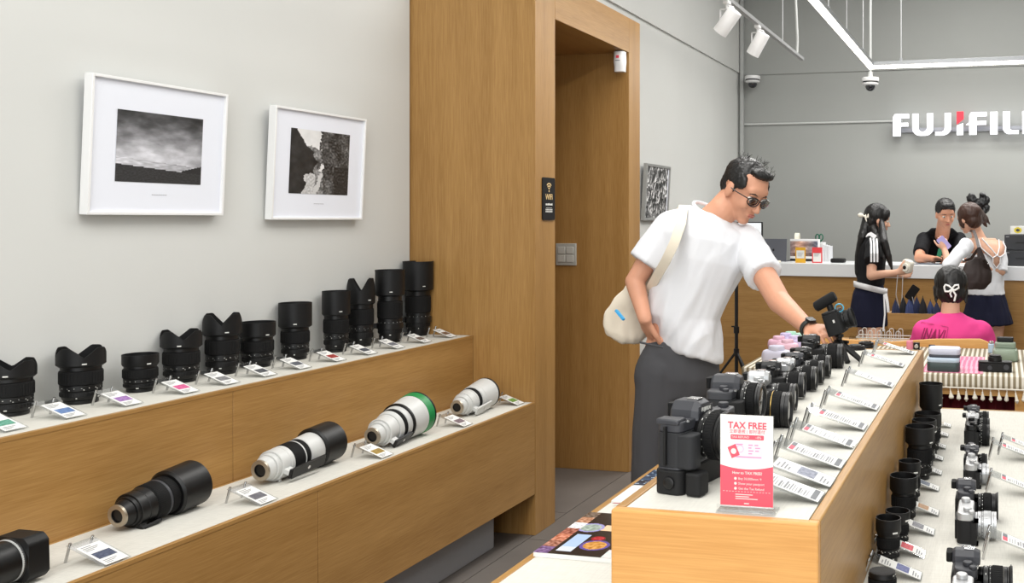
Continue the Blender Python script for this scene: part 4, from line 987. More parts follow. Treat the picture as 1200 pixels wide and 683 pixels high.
def dome(lab, p, hang):
    t = thing('dome_security_camera', lab, 'security camera', p, 0)
    m = MB(); m.lathe([(.074, 0), (.080, -.005), (.080, -.030), (.074, -.036)], 36); m.build('base', WHITEM, t)
    m = MB(); m.lathe([(.070, -.036), (.070, -.044), (.066, -.046)], 36); m.build('dark_gap', BLACKP, t)
    m = MB(); m.lathe([(.066, -.046), (.076, -.052), (.070, -.066), (.048, -.074)], 36); m.build('cover_ring', WHITEM, t)
    m = MB(); m.lathe([(.046, -.070), (.045, -.090), (.036, -.110), (.018, -.122), (.0005, -.125)], 30); m.build('dome', GLASS, t)
    if hang: m = MB(); m.tube([(0, 0, 0), (0, 0, .05)], .024, 12).tube([(0, 0, .05), (0, 0, .6), (.012, 0, ZC - p[2])], .0125, 10); m.build('conduit', mat('duct_pale'), t)
    else: m = MB(); m.box(-.03, .03, -.01, YB - .036 - p[1], -.03, -.002); m.build('wall_bracket', WHITEM, t)
pd = W(1020, 91, 127.5); dome('white dome security camera hanging on a conduit in front of the linear lamps', (pd.x, pd.y, pd.z), True)
pd = ony(882, 89, 9.78); dome('white dome security camera in the far corner of the room', (pd.x, 9.78, pd.z), False)

# ---------------------------------------------------------------- things on the service counter
def cthing(name, lab, cat, u, v=None, back=0.0, rz=0.0, group=None):
    v = 306.5 if v is None else v; p = at(u, v, ZK); return thing(name, lab, cat, (p.x, p.y + back, ZK), cang + rz, group)
SPACEG = mat('space_grey_metal', (96, 98, 106), .38, .5)
t = cthing('desktop_monitor', 'large monitor with pale screen standing behind the man in white', 'monitor', 876, 306, .09)
B(-.36, .12, 0, .02, .03, .355).build('housing', BLACKP, t, .003); B(-.352, .110, -.0015, -.0002, .04, .345).build('screen', mat('lit_screen', (226, 230, 234), .3, emit=.35), t)
B(-.14, -.08, .005, .03, 0, .04).build('stand_neck', ALU, t)
t = cthing('laptop', 'grey open laptop seen from behind on the service counter', 'laptop', 907, 306.3, .0)
Q = Matrix.Rotation(math.radians(-8), 4, 'X')
MB().box(-.12, .115, 0, .006, .0, .205, 0, Q).build('lid', SPACEG, t, .002)
B(-.12, .115, .008, .17, 0, .008).build('keyboard_base', SPACEG, t, .002)
m = MB(); q = Q @ Matrix.Translation((-.01, -.0006, .105)) @ Matrix.Rotation(PI/2, 4, 'X')
m.prism([(.010 * math.cos(a) * (1.0 if math.cos(a) < .6 else .86), .011 * math.sin(a) - .001 - (.002 if abs(math.sin(a)) > .97 else 0)) for a in [2 * PI * k / 20 for k in range(20)]], 0, .0006, 0, q)
m.prism([(.000, .012), (.004, .017), (.005, .0165), (.003, .012)], 0, .0006, 0, q); m.build('lid_emblem', BLACKP, t, smooth=False)
t = cthing('desk_pad', 'flat round cream pad on the counter in front of the laptop', 'pad', 905, 308.0); m = MB(); bar(m, 0, .018, .055, c=.004, M=Matrix.Translation((0, .06, 0))); m.build('pad', mat('cream_plastic', (226, 222, 206), .5), t)
t = cthing('tape_dispenser', 'cream roll of tape standing behind the laptop on the counter', 'tape dispenser', 928, 307, .24)
X = axisM((0, 0, .200), (1, .2, 0)); m = MB(); m.lathe([(.030, -.02), (.055, -.02), (.055, .02), (.030, .02)], 30, 0, X, closed=True); m.build('tape_roll', mat('cream_plastic'), t)
B(-.05, .07, -.03, .03, 0, .15).build('stand', WHITEM, t, .006)
def sunset(u, v):
    n = fb(u * 4, v * 6, 2)
    if v < .12: return (20, 20, 22)
    if v < .22: return (230, 230, 230)
    if v > .93: return (225, 226, 228)
    base = mixc((196, 150, 128), (110, 116, 134), abs(u - .35) * 1.6); return tuple(max(10, min(250, c + 60 * n - (40 if v < .4 else 0))) for c in base)
t = cthing('photo_display_box', 'wide box printed with a sunset landscape behind the yellow and red cards', 'box', 940.5, 306.5, .06)
B(-.133, .138, 0, .05, 0, .20).build('box', WHITEM, t, .002); picture('print', .262, .196, 60, 36, sunset, Matrix.Translation((0, -.0004, .10)) @ Matrix.Rotation(PI/2, 4, 'X'), t)
def qrless(lab, u, c1, c2, name):
    t = cthing('counter_card', lab, 'sign', u, 308, 0)
    B(-.046, .046, 0, .004, 0, .135).build('card', mat(name, c1, .5), t); 
    B(-.036, .036, -.001, -.0002, .04 if c2 else .01, .108 if c2 else .085).build('white_panel', PAPER, t)
    m = MB()
    for k in range(3): m.box(-.026, .012 + .006 * k, -.0016, -.001, .058 + k * .012, .062 + k * .012)
    m.build('lettering', GREYINK, t, smooth=False); 
    B(-.03, .03, 0.006, .05, 0, .004).build('foot', ACRYL, t)
qrless('yellow counter card with white panel left of the red one', 938, (222, 168, 40), 1, 'yellow_card')
qrless('red and white counter card right of the yellow one', 957.5, (226, 66, 72), 0, 'red_card')
t = cthing('box_stack', 'upright pale boxes standing right of the red counter card', 'box', 967.5, 306.5, .02)
for k in range(3): B(-.035 + k * .024, -.0125 + k * .024, 0, .09, 0, .15 - .006 * k).build('pale_box', mat('pale_box', (214, 216, 220), .5), t, .001)
t = cthing('scissors_holder', 'green-handled scissors in a white holder behind the display box', 'scissors', 955, 307, .24)
B(-.04, .05, -.03, .03, 0, .17).build('holder', WHITEM, t, .004)
GR_ = mat('dark_green_handle', (10, 92, 68), .4)
for dx in (-.022, .014):
    m = MB(); m.tube([(dx + .017 * math.cos(a), -.005, .215 + .028 * math.sin(a)) for a in [2 * PI * k / 14 for k in range(14)]], .006, 8, closed=True); m.tube([(dx, 0, .188), (-.004, 0, .15)], .006, 8); m.build('handle', GR_, t)
t = cthing('black_pouch', 'flat black zip case lying on the counter left of the girl with the ponytail', 'case', 980, 308, 0); MB().prism(rrect(.125, .09, .02), 0, .038, 0, Matrix.Translation((0, .06, 0))).build('case', BLACKP, t, .012, 3)
t = cthing('desk_mat', 'flat dark mat on the counter in front of the employee', 'mat', 1090, 310.3, 0); MB().prism(rrect(.30, .18, .01), 0, .004, 0, Matrix.Translation((0, .12, 0))).build('mat', mat('slate_mat', (72, 84, 98), .6), t)
t = cthing('drawer_unit', 'two-drawer black desktop cabinet at the right end of the counter', 'cabinet', 1177, 311.6, .0)
for k in range(2):
    B(0, .30, 0, .3, .002 + k * .128, .126 + k * .128).build('drawer', mat('cabinet_black', (38, 40, 44), .45), t, .004)
    B(.09, .17, -.004, 0.0, .058 + k * .128, .064 + k * .128).build('handle', BLACKP, t); B(.012, .038, -.0012, 0, .105 + k * .128, .112 + k * .128).build('label_plate', GREYINK, t)
t2 = thing('product_box', 'white box with yellow camera picture on top of the black cabinet', 'box', (Vector(t.location).x + .045, Vector(t.location).y - .00, ZK + .2565), cang)
B(0, .22, 0.01, .15, 0, .066).build('box', PAPER, t2, .001)
def ybox(u, v):
    d = math.hypot((u - .25) * 2.6, v - .5)
    if d < .2: return (60, 60, 66)
    if d < .42: return (226, 206, 60)
    if u > .55 and abs(v - .6) < .2: return (150, 200, 210)
    return (232, 232, 226)
picture('print', .2, .058, 40, 14, ybox, Matrix.Translation((.11, .0092, .033)) @ Matrix.Rotation(PI/2, 4, 'X'), t2)
t = cthing('small_carton', 'tiny white and pink carton left of the black cabinet', 'box', 1170, 311.2, .02); B(-.03, .035, 0, .04, .012, .026).build('lid', PAPER, t); B(-.03, .035, 0, .04, 0, .012).build('body', mat('pink_carton', (226, 170, 176), .5), t)

# ---------------------------------------------------------------- black light stand behind the man
ps = W(863, 443, 152); st = thing('light_stand', 'tall thin black tripod light stand in front of the wooden counter', 'light stand', (ps.x, ps.y, 0))
MB().tube([(0, 0, .06), (0, 0, .98)], .014, 10).build('pole', BLACK, st); MB().tube([(0, 0, .55), (0, 0, .60)], .022, 10).tube([(0, 0, .60), (-.04, 0, .60)], .006, 6).build('collar', BLACK, st)
MB().tube([(0, 0, .38), (0, 0, .43)], .022, 10).build('hub', BLACK, st)
for k, a in enumerate((200, 330, 80)):
    a = math.radians(a); m = MB(); m.tube([(0, 0, .41), (.30 * math.cos(a), .30 * math.sin(a), .012)], .010, 8); m.tube([(0, 0, .12), (.18 * math.cos(a), .18 * math.sin(a), .165)], .006, 6); m.build('leg', BLACK, st)
MB().box(-.03, .03, -.02, .02, .98, 1.05).build('head', BLACKP, st, .004)

# ---------------------------------------------------------------- table with the striped tasselled cloth
ZS = 0.75
pl_ = at(872, 431, ZS); YT0 = pl_.y; XT0 = pl_.x; XT1 = .62; YT1 = 5.22
sh = thing('striped_cloth_table', 'light oak table behind the island, covered by the striped cloth', 'table', ((XT0 + XT1) / 2, (YT0 + YT1) / 2, 0))
def spt(n_, mb, m, bev=.002): o = mb.build(n_, m, sh, bev); o.location = -Vector(sh.location); return o
OAKL = wood('light_oak', 'x', (222, 176, 112), (200, 148, 84), .4, 200)
spt('top', B(XT0 + .004, XT1, YT0 + .004, YT1, ZS - .03, ZS - .003), OAKL)
spt('front_rail', B(XT0 + .02, XT1 - .02, YT0 + .008, YT0 + .03, ZS - .085, ZS - .031), OAKL)
pr = ony(1195, 470, YT0)
for x in (XT0 + .01, pr.x - .02):
    for y in (YT0 + .01, YT1 - .06): spt('leg', B(x, x + .075, y, y + .045, 0.0, ZS - .031), OAKL)
spt('side_panel', B(XT0 + .01, XT0 + .03, YT0 + .056, YT1 - .062, .1, ZS - .031), OAKL)
spt('back_panel', B(XT0 + .02, XT1 - .02, YT1 - .03, YT1 - .012, .02, ZS - .031), mat('dark_interior', (44, 26, 22), .8))
# raised shaped backboard
pts = []; n = 40; xa, xb = at(934, 400, .80).x, ony(1166, 405, YT1).x
for k in range(n + 1):
    u = 934 + (1166 - 934) * k / n
    v = 397 + (3.5 * ((u - 985) / 60) if u > 985 else 0) if u < 1045 else 400.5 - 3.5 * min(1, (u - 1045) / 50)
    if u > 1150: v += (u - 1150) * .5
    if u < 952: v = 397 - 8 * math.sin(PI * (u - 934) / 36)
    if u > 952 and u < 985: v = 397 - 2 + (u - 952) / 33 * 2 * 0
    p = ony(u, v, YT1 + .01); pts.append((p.x, p.z))
spt('backboard', MB().prism([(pts[0][0], ZS - .03)] + pts + [(pts[-1][0], ZS - .03)], 0, .02, 0, Matrix.Translation((0, YT1 + .026, 0)) @ Matrix.Rotation(PI/2, 4, 'X')), OAKL, .003)
# striped cloth: fabric printed in stripes, front hem falling over the edge, tassels
def stripes():
    m = bpy.data.materials.new('striped_cloth'); m.use_nodes = True; nt = m.node_tree; p = nt.nodes['Principled BSDF']
    tc = nt.nodes.new('ShaderNodeTexCoord'); se = nt.nodes.new('ShaderNodeSeparateXYZ'); nt.links.new(tc.outputs['Object'], se.inputs[0])
    mo = nt.nodes.new('ShaderNodeMath'); mo.operation = 'PINGPONG'; mo.inputs[1].default_value = .0115
    nt.links.new(se.outputs[0], mo.inputs[0]); gt = nt.nodes.new('ShaderNodeMath'); gt.operation = 'GREATER_THAN'; gt.inputs[1].default_value = .0056
    nt.links.new(mo.outputs[0], gt.inputs[0]); mx = nt.nodes.new('ShaderNodeMix'); mx.data_type = 'RGBA'
    mx.inputs[6].default_value = rgb(222, 216, 202); mx.inputs[7].default_value = rgb(136, 124, 100)
    nt.links.new(gt.outputs[0], mx.inputs[0]); nt.links.new(mx.outputs[2], p.inputs['Base Color']); p.inputs['Roughness'].default_value = .9
    return m
STR = stripes(); CREAM = mat('cream_cotton', (226, 220, 206), .9)
cl_ = thing('striped_tablecloth', 'olive and cream striped cloth with cream tassels over the light oak table', 'tablecloth', ((XT0 + XT1) / 2, (YT0 + YT1) / 2, ZS))
ox, oy = cl_.location.x, cl_.location.y
m = MB(); x0, x1, y0, y1 = XT0 - .006 - ox, XT1 + .006 - ox, YT0 - .006 - oy, YT1 - .02 - oy
nx_ = 120
def hem(i, j):
    x = x0 + (x1 - x0) * i / nx_
    rows = [(y1, .0035), (y0 + .2, .0035), (y0 + .01, .0035), (y0 + .001, .002), (y0 - .003, -.008), (y0 - .005 + .003 * math.sin(i * .9), -.034), (y0 - .006 + .004 * math.sin(i * .9 + .4), -.05)]
    return (x, rows[j][0], rows[j][1])
vs_ = [hem(i, j) for j in range(7) for i in range(nx_ + 1)]; fs_ = [(j * (nx_ + 1) + i, j * (nx_ + 1) + i + 1, (j + 1) * (nx_ + 1) + i + 1, (j + 1) * (nx_ + 1) + i) for j in range(6) for i in range(nx_)]
m.add(vs_, fs_); o = m.build('cloth', STR, cl_); so = o.modifiers.new('s', 'SOLIDIFY'); so.thickness = .002; so.offset = 0
MB().tube([(x0, y0 - .009, -.05), (x1, y0 - .009, -.05)], .0035, 6).build('corded_hem', CREAM, cl_)
# cloth hanging at the left end of the table
MB().box(x0 - .004, x0 - .001, y0, y1, -.05, .004).build('side_drop', STR, cl_)
tme = [MB().tube([(0, 0, .0), (.002, 0, -.022)], .0022, 6).lathe([(.003, -.055 - .006 * k), (.011, -.053), (.0135 - .003 * k, -.046), (.006, -.026), (.004, -.020), (.0055, -.018), (.003, -.014)], 10).mesh('tassel', CREAM) for k in range(3)]
rnd = random.Random(4)
k = 0; x = x0 + .01
while x < x1:
    o = bpy.data.objects.new('tassel', tme[k % 3]); o.scale = (.85,) * 3; o.location = (x, y0 - .010, -.052); o.rotation_euler = (rnd.uniform(-.15, .1), rnd.uniform(-.12, .12), rnd.uniform(0, 3)); o.parent = cl_; col.objects.link(o); k += 1; x += .034
for k in range(8):
    o = bpy.data.objects.new('tassel', tme[k % 3]); o.location = (x0 - .006, y0 + .03 + k * .035, -.050); o.rotation_euler = (0, .08, k); o.parent = cl_; col.objects.link(o)
# dark red curtain-like goods below the table
cu = thing('red_curtain', 'dark red cloth hanging under the tasselled table', 'curtain', (0, YT0 + .12, 0.05))
rings = []
m = MB(); vs_ = []; fs_ = []
for i in range(121):
    x = -.42 + .86 * i / 120; yy = .018 * math.sin(i * .55) + .006 * math.sin(i * 1.7)
    vs_ += [(x, yy, 0), (x, yy * .8, .61)]
for i in range(120): fs_.append((2 * i, 2 * i + 2, 2 * i + 3, 2 * i + 1))
m.add(vs_, fs_); o = m.build('cloth', mat('dark_red_velvet', (96, 8, 26), .85), cu); so = o.modifiers.new('s', 'SOLIDIFY'); so.thickness = .003
# pink striped mat
pm_ = [at(1081, 437, ZS), at(1152, 438, ZS), at(1166, 419, ZS), at(1079, 417.5, ZS)]
pk = thing('pink_mat', 'pink and white striped mat lying on the olive striped cloth', 'mat', (pm_[0].x, pm_[0].y, ZS + .0046))
def pstr(u, v): return (214, 96, 140) if (u * 12 + .35 * math.sin(v * 3)) % 1 < .55 else (236, 170, 190)
wv = pm_[1].x - pm_[0].x; dv_ = pm_[3].y - pm_[0].y
B(0, wv, 0, dv_, 0, .0015).build('mat', mat('pink_cloth', (226, 140, 168), .85), pk); picture('print', wv, dv_, 60, 8, pstr, Matrix.Translation((wv/2, dv_/2, .0016)), pk)

# pastel instant cameras lying on the cloth
GI = 'pastel instant cameras on the striped cloth'
def instax(lab, u, v, c, s=1.0, rz=0.0, lens=True):
    p = at(u, v, ZS); t = thing('instant_camera', lab, 'camera', (p.x, p.y + .015 * s, ZS + .0056), rz, GI)
    mm = mat('pastel_%d_%d_%d' % c, c, .38)
    w, d, h = .125 * s, .075 * s, .05 * s
    rings = [[Vector((x * e, y * e, z)) for x, y in rrect(w, d, .030 * s, 6)] for z, e in ((0, .9), (.005 * s, .97), (h * .4, 1.0), (h * .75, .97), (h * .95, .88), (h, .78))]
    MB().loft(rings).build('body', mm, t, angle=60)
    m = MB(); m.lathe([(.034 * s, h * .96), (.034 * s, h + .012 * s), (.031 * s, h + .018 * s), (.022 * s, h + .019 * s)], 28, 0, Matrix.Translation((.0, .002, 0))); m.build('lens_housing', mm, t, angle=50)
    return t
instax('large lilac-white instant camera, front left of the pastel group', 909, 426, (206, 204, 222), 1.12)
instax('front pink instant camera, right of the lilac-white one', 922, 414, (226, 186, 204), .92)
instax('rear pink instant camera, behind the lilac-white one', 912, 409.5, (228, 184, 206), .92)
instax('front lavender instant camera, between pink and mint ones', 930.5, 409, (206, 192, 228), .92)
instax('rear lavender instant camera, in the left column of the pastel group', 920, 405.3, (204, 190, 228), .90)
instax('front mint green instant camera in the right column of the pastel group', 937.5, 405.5, (180, 220, 200), .90)
instax('rear mint green instant camera, furthest of the pastel group', 926, 403.4, (178, 220, 198), .90)
# right part of the cloth
def case(lab, u, v, w, d, h, cols_, grp=None):
    p = at(u, v, ZS); t = thing('instant_printer', lab, 'printer', (p.x, p.y + d / 2, ZS + .0065), 0, grp)
    for k, (a, b, c) in enumerate(cols_):
        MB().prism(rrect((b - a) * d, h, min(.009, (b - a) * d * .45), 5, cx=0, cy=h / 2), -w/2, w/2, 0, Matrix.Translation((0, -d/2 + (a + b) / 2 * d, 0)) @ Matrix.Rotation(PI/2, 4, 'Z') @ Matrix.Rotation(PI/2, 4, 'X')).build('shell', mat('shell_%d_%d_%d' % c, c, .4), t, .003, 3)
    return t
p = at(1105, 437.5, ZS)
def printer(lab, x, y, z, w, d, layers):
    t = thing('instant_printer', lab, 'printer', (x, y + d / 2, z), 0)
    for z0, z1, c, y0 in layers:
        MB().loft([[Vector((px * e, py * e + y0, zz)) for px, py in rrect(w, d - y0 * 2, .022, 5)] for zz, e in ((z0, .95), (z0 + .005, 1), (z1 - .005, 1), (z1, .94))]).build('shell', mat('shell_%d_%d_%d' % c, c, .5), t)
    return t
printer('dark green instant printer with pale blue lid, resting on the pink mat', p.x, p.y, ZS + .0065, .142, .10, ((0, .040, (52, 66, 66), 0), (.0405, .060, (190, 206, 222), 0)))
printer('lavender white instant printer with dark base, stacked on the dark green one', p.x + .004, p.y + .012, ZS + .0670, .138, .10, ((0, .012, (56, 58, 66), 0), (.0125, .040, (206, 208, 224), 0)))
p = at(1166, 438, ZS); t = thing('instant_camera', 'black instant camera with round lens, front right on the striped cloth', 'camera', (p.x, p.y + .04, ZS + .0056), 0)
MB().prism(rrect(.145, .055, .012, 5), 0, .038).build('body', LEATHER, t, .004, 3); MB().prism(rrect(.146, .056, .012, 5), .0385, .045).build('top_plate', BLACK, t, .002)
m = MB(); bar(m, .0451, .064, .030, M=Matrix.Translation((0, .0, 0))); bar(m, .0641, .072, .026, M=Matrix.Translation((0, .0, 0))); m.build('lens_barrel', BLACK, t)
m = MB(); q = Matrix.Translation((.048, -.0278, .022)) @ Matrix.Rotation(PI/2, 4, 'X'); bar(m, 0, .002, .012, c=.0006, M=q, seg=20); m.build('round_dial', GUN, t)
m = MB(); q = Matrix.Translation((-.022, -.0278, .018)) @ Matrix.Rotation(PI/2, 4, 'X'); bar(m, 0, .002, .010, c=.0006, M=q, seg=20); m.build('tripod_socket', GUN, t)
SAGE = mat('sage_green', (128, 142, 124), .45)
p = at(1178, 425, ZS); t = thing('instant_camera', 'sage green instant camera lying face up behind the black one', 'camera', (p.x, p.y + .06, ZS + .0056), 0)
rings = [[Vector((x * e, y * e, z)) for x, y in rrect(.118, .125, .022, 5)] for z, e in ((0, .93), (.006, 1), (.040, 1), (.050, .95), (.054, .86))]
MB().loft(rings).build('body', SAGE, t); MB().prism(rrect(.098, .07, .016, 5, 0, .018), .054, .082).build('front_cover', SAGE, t, .006, 3)
MB().prism(rrect(.078, .045, .010, 5, 0, .036), .0822, .104).build('lens_housing', BLACKP, t, .004, 3)
for k in range(4): B(-.045, .045, -.052 + k * .010, -.048 + k * .010, .0535, .0560).build('ridge', SAGE, t, .0006)
p = at(1161.5, 415, ZS); t = thing('film_pack', 'small pale blue and silver gadget left of the sage green camera', 'gadget', (p.x, p.y + .02, ZS + .0056), 0)
MB().prism(rrect(.03, .05, .008), 0, .045).build('body', mat('ice_blue', (176, 196, 214), .3, .2), t, .003, 3); m = MB(); bar(m, .0452, .058, .012); m.build('knob', CHROME, t)
p = at(1092, 415, ZS); t = thing('small_canister', 'small grey-green canister with dark cap behind the printers', 'canister', (p.x, p.y + .01, ZS + .0056), 0)
m = MB(); bar(m, 0, .034, .018, c=.004); m.build('body', mat('grey_green', (120, 144, 132), .4), t); m = MB(); bar(m, .0342, .040, .016); m.build('cap', BLACKP, t)
p = at(1066, 411, ZS); t = thing('small_case', 'tiny pink case beyond the far end of the island box', 'case', (p.x, p.y + .01, ZS + .0056), 0); MB().prism(rrect(.034, .03, .008), 0, .046).build('case', mat('pink_case', (220, 130, 150), .5), t, .004, 3)
p = at(1074, 411, ZS); t = thing('small_camera', 'tiny black camera right of the pink case on the striped cloth', 'camera', (p.x, p.y + .01, ZS + .0056), 0); MB().prism(rrect(.032, .024, .006), 0, .036).build('body', BLACKP, t, .002)
m = MB(); bar(m, 0, .008, .011, M=Matrix.Translation((0, -.012, .018)) @ Matrix.Rotation(PI/2, 4, 'X')); m.build('lens_barrel', CHROME, t)

# wire basket behind the backboard, on a low bench with wooden box of folded umbrellas
bw = W(1047, 402, 205)
bn = thing('side_bench', 'low dark oak bench behind the tasselled table carrying the wire basket', 'bench', (bw.x, 5.62, 0))
zb_ = EYE - (404 - HV) / (ray(1047)[1] / 5.5)
B(-.32, .09, -.12, .16, zb_ - .03, zb_).build('top', WX, bn, .002)
for x in (-.30, .04):
    for y in (-.10, .12): B(x, x + .04, y, y + .03, 0, zb_ - .031).build('leg', WZ, bn)
WIRE = mat('white_coated_wire', (205, 205, 200), .4)
wb = thing('wire_basket', 'white wire basket with looped rim behind the backboard', 'basket', (bw.x - .01, 5.58, zb_))
for y in (-.07, .07):
    m = MB()
    for k in range(5):
        x = -.16 + k * .052; m.tube([(x + .013 * math.cos(a) if 0 < a < PI else x + (.013 if a <= 0 else -.013), y, (.062 + .013 * math.sin(a)) if 0 < a < PI else 0.004) for a in [0.0] + [PI * j / 8 for j in range(1, 8)] + [PI]], .0022, 6)
    o = m.build('looped_rim', WIRE, wb)
for z in (.006, .035): MB().tube([(-.19, -.07, z), (.11, -.07, z), (.11, .07, z), (-.19, .07, z)], .0028, 6, closed=True).build('rim_wire', WIRE, wb)
for k in range(7): MB().tube([(-.18 + k * .045, -.07, .004), (-.18 + k * .045, .07, .004)], .002, 6).build('cross_wire', WIRE, wb)
MB().prism([(-.235, 0), (-.19, .0), (-.19, .07), (-.235, .03)], -.0035, .0035, 0, Matrix.Translation((0, -.03, .004)) @ Matrix.Rotation(PI/2, 4, 'X')).build('end_plate', acrylic('cloudy_plastic', (.85, .86, .86), .4), wb)
# umbrella box
ub = W(1060, 386, 178); zu = ub.z
ux = thing('umbrella_box', 'open light oak box on legs holding folded navy umbrellas in front of the counter', 'box', (ub.x, ub.y, 0))
for nm, bx in (('front_board', (-.11, .36, 0, .014, zu, zu + .105)), ('back_board', (-.11, .36, .16, .174, zu, zu + .105)), ('side_board', (-.11, -.096, .015, .159, zu, zu + .105)), ('side_board', (.346, .36, .015, .159, zu, zu + .105)), ('bottom_board', (-.095, .345, .015, .159, zu, zu + .012))):
    B(*bx).build(nm, WX, ux, .001)
for x in (-.10, .33):
    for y in (.002, .145): B(x, x + .025, y, y + .025, 0, zu - .001).build('leg', WZ, ux)
NAVY = [mat('navy_cloth', (30, 38, 70), .8), mat('black_cloth', (18, 18, 24), .8), mat('slate_navy_cloth', (50, 62, 104), .8)]
rnd = random.Random(3)
um = []
for k in range(9):
    t = thing('folded_umbrella', 'folded umbrella, ' + ('leftmost', 'second from left', 'third from left', 'fourth from left', 'middle', 'fourth from right', 'third from right', 'second from right', 'rightmost')[k] + ' of those standing in the oak box', 'umbrella', (ub.x - .065 + k * .045, ub.y + .05 + .055 * (k % 2), zu + .013), 0, 'folded umbrellas in the oak box')
    hgt = .175 + rnd.uniform(-.01, .035); rings = []
    for z, r in ((0, .012), (.03, .020), (hgt * .5, .025), (hgt * .75, .019), (hgt, .003)):
        rings.append([Vector((r * (1 + .25 * math.cos(5 * a)) * math.cos(a), r * (1 + .25 * math.cos(5 * a)) * math.sin(a), z)) for a in [2 * PI * j / 20 for j in range(20)]])
    MB().loft(rings).build('canopy', NAVY[k % 3], t); MB().tube([(0, 0, hgt - .004), (0, 0, hgt + .014)], .0025, 6).build('tip', BLACK, t)
# ---------------------------------------------------------------- people
SKIN1 = mat('tanned_skin', (206, 150, 122), .5, spec=.35, var=.05, vscale=14, bump=.1, bscale=300)
SKIN2 = mat('fair_skin', (216, 168, 142), .5, spec=.35, var=.04, vscale=14)
HAIRB = mat('black_hair', (17, 15, 15), .42, spec=.45, bump=.5, bscale=260); HAIRBR = mat('brown_hair', (62, 38, 28), .42, spec=.45, bump=.5, bscale=260)
LIP = mat('lip_skin', (182, 112, 98), .5); EYEW = mat('eye_white', (225, 222, 216), .3); IRIS = mat('dark_iris', (30, 20, 16), .2)
TEE = mat('white_cotton', (220, 221, 225), .85, spec=.2, bump=.15, bscale=700)
def remeshed(mb, name, m, parent, voxel, smooth=6, fn=None, fac=.5):
    me = mb.mesh('tmp', m, smooth=False); o = bpy.data.objects.new('tmp', me); col.objects.link(o)
    r = o.modifiers.new('r', 'REMESH'); r.mode = 'VOXEL'; r.voxel_size = voxel; r.use_smooth_shade = True
    if smooth: s_ = o.modifiers.new('s', 'SMOOTH'); s_.iterations = smooth; s_.factor = fac
    bpy.context.view_layer.update()
    ev = o.evaluated_get(bpy.context.evaluated_depsgraph_get()); nm = bpy.data.meshes.new_from_object(ev)
    bpy.data.objects.remove(o); bpy.data.meshes.remove(me); nm.name = name
    if fn:
        nrm = [v.normal.copy() for v in nm.vertices]
        for v, n in zip(nm.vertices, nrm): v.co = v.co + n * fn(v.co, n)
    nm.materials.clear(); nm.materials.append(m); nm.polygons.foreach_set('use_smooth', [True] * len(nm.polygons)); nm.update()
    o = bpy.data.objects.new(name, nm); col.objects.link(o)
    if parent is not None: o.parent = parent; o.location = -Vector(parent.location)
    return o
def child(mb, name, m, parent, **k): o = mb.build(name, m, parent, **k); o.location = -Vector(parent.location); return o
def ring(c, a, b, n=28, p=2.0):
    out = []
    for k in range(n):
        t = 2 * PI * k / n; ca, sa = math.cos(t), math.sin(t)
        out.append(Vector(c) + Vector(a) * (abs(ca) ** (2 / p) * (1 if ca >= 0 else -1)) + Vector(b) * (abs(sa) ** (2 / p) * (1 if sa >= 0 else -1)))
    return out
def frame3(f, up):
    f = Vector(f).normalized(); up = Vector(up); up = (up - f * up.dot(f)).normalized(); l = up.cross(f); return f, l, up
def head(mb, c, f, up, k=1.0):
    """skull, jaw, nose, brow, ears, lips onto mb; c = middle of the head"""
    f, l, u = frame3(f, up); c = Vector(c); R = Matrix((f, l, u)).transposed()
    P = lambda a, b, d: c + (f * a + l * b + u * d) * k
    E = lambda a, b, d, r: mb.ell(P(a, b, d), [x * k for x in r], R, 20, 14)
    E(-.008, 0, .032, (.093, .074, .084)); E(.018, 0, -.025, (.072, .064, .075)); E(.032, 0, -.066, (.048, .046, .042)); E(.060, 0, -.094, (.022, .026, .018))
    E(.066, 0, .030, (.022, .052, .030)); mb.cap(P(.082, 0, .006), .007 * k, P(.104, 0, -.032), .011 * k, 10)
    for s_ in (-1, 1):
        E(-.004, s_ * .075, -.010, (.019, .009, .031)); E(.056, s_ * .036, -.030, (.026, .022, .026)); E(.100, s_ * .009, -.035, (.010, .008, .007)); E(.076, s_ * .028, .016, (.010, .022, .006))
    E(.079, 0, -.062, (.014, .024, .010))
    return P, R, (f, l, u)
def face(P, R, parent, k=1.0, brow=HAIRB):
    m = MB(); m.ell(P(.0905, 0, -.0585), (.006 * k, .020 * k, .0035 * k), R, 14, 8); m.ell(P(.0895, 0, -.0655), (.006 * k, .017 * k, .004 * k), R, 14, 8); child(m, 'lips', LIP, parent)
    for s_ in (-1, 1):
        m = MB(); m.ell(P(.0725, s_ * .031, .001), (.0115 * k, .0135 * k, .0095 * k), R, 14, 10); child(m, 'eye', EYEW, parent)
        m = MB(); m.ell(P(.0815, s_ * .031, .001), (.004 * k, .0055 * k, .0055 * k), R, 12, 8); child(m, 'iris', IRIS, parent)
        m = MB(); m.tube([P(.084, s_ * .014, .020), P(.084, s_ * .032, .025), P(.074, s_ * .050, .020)], [.002 * k, .003 * k, .0015 * k], 6); child(m, 'eyebrow', brow, parent)
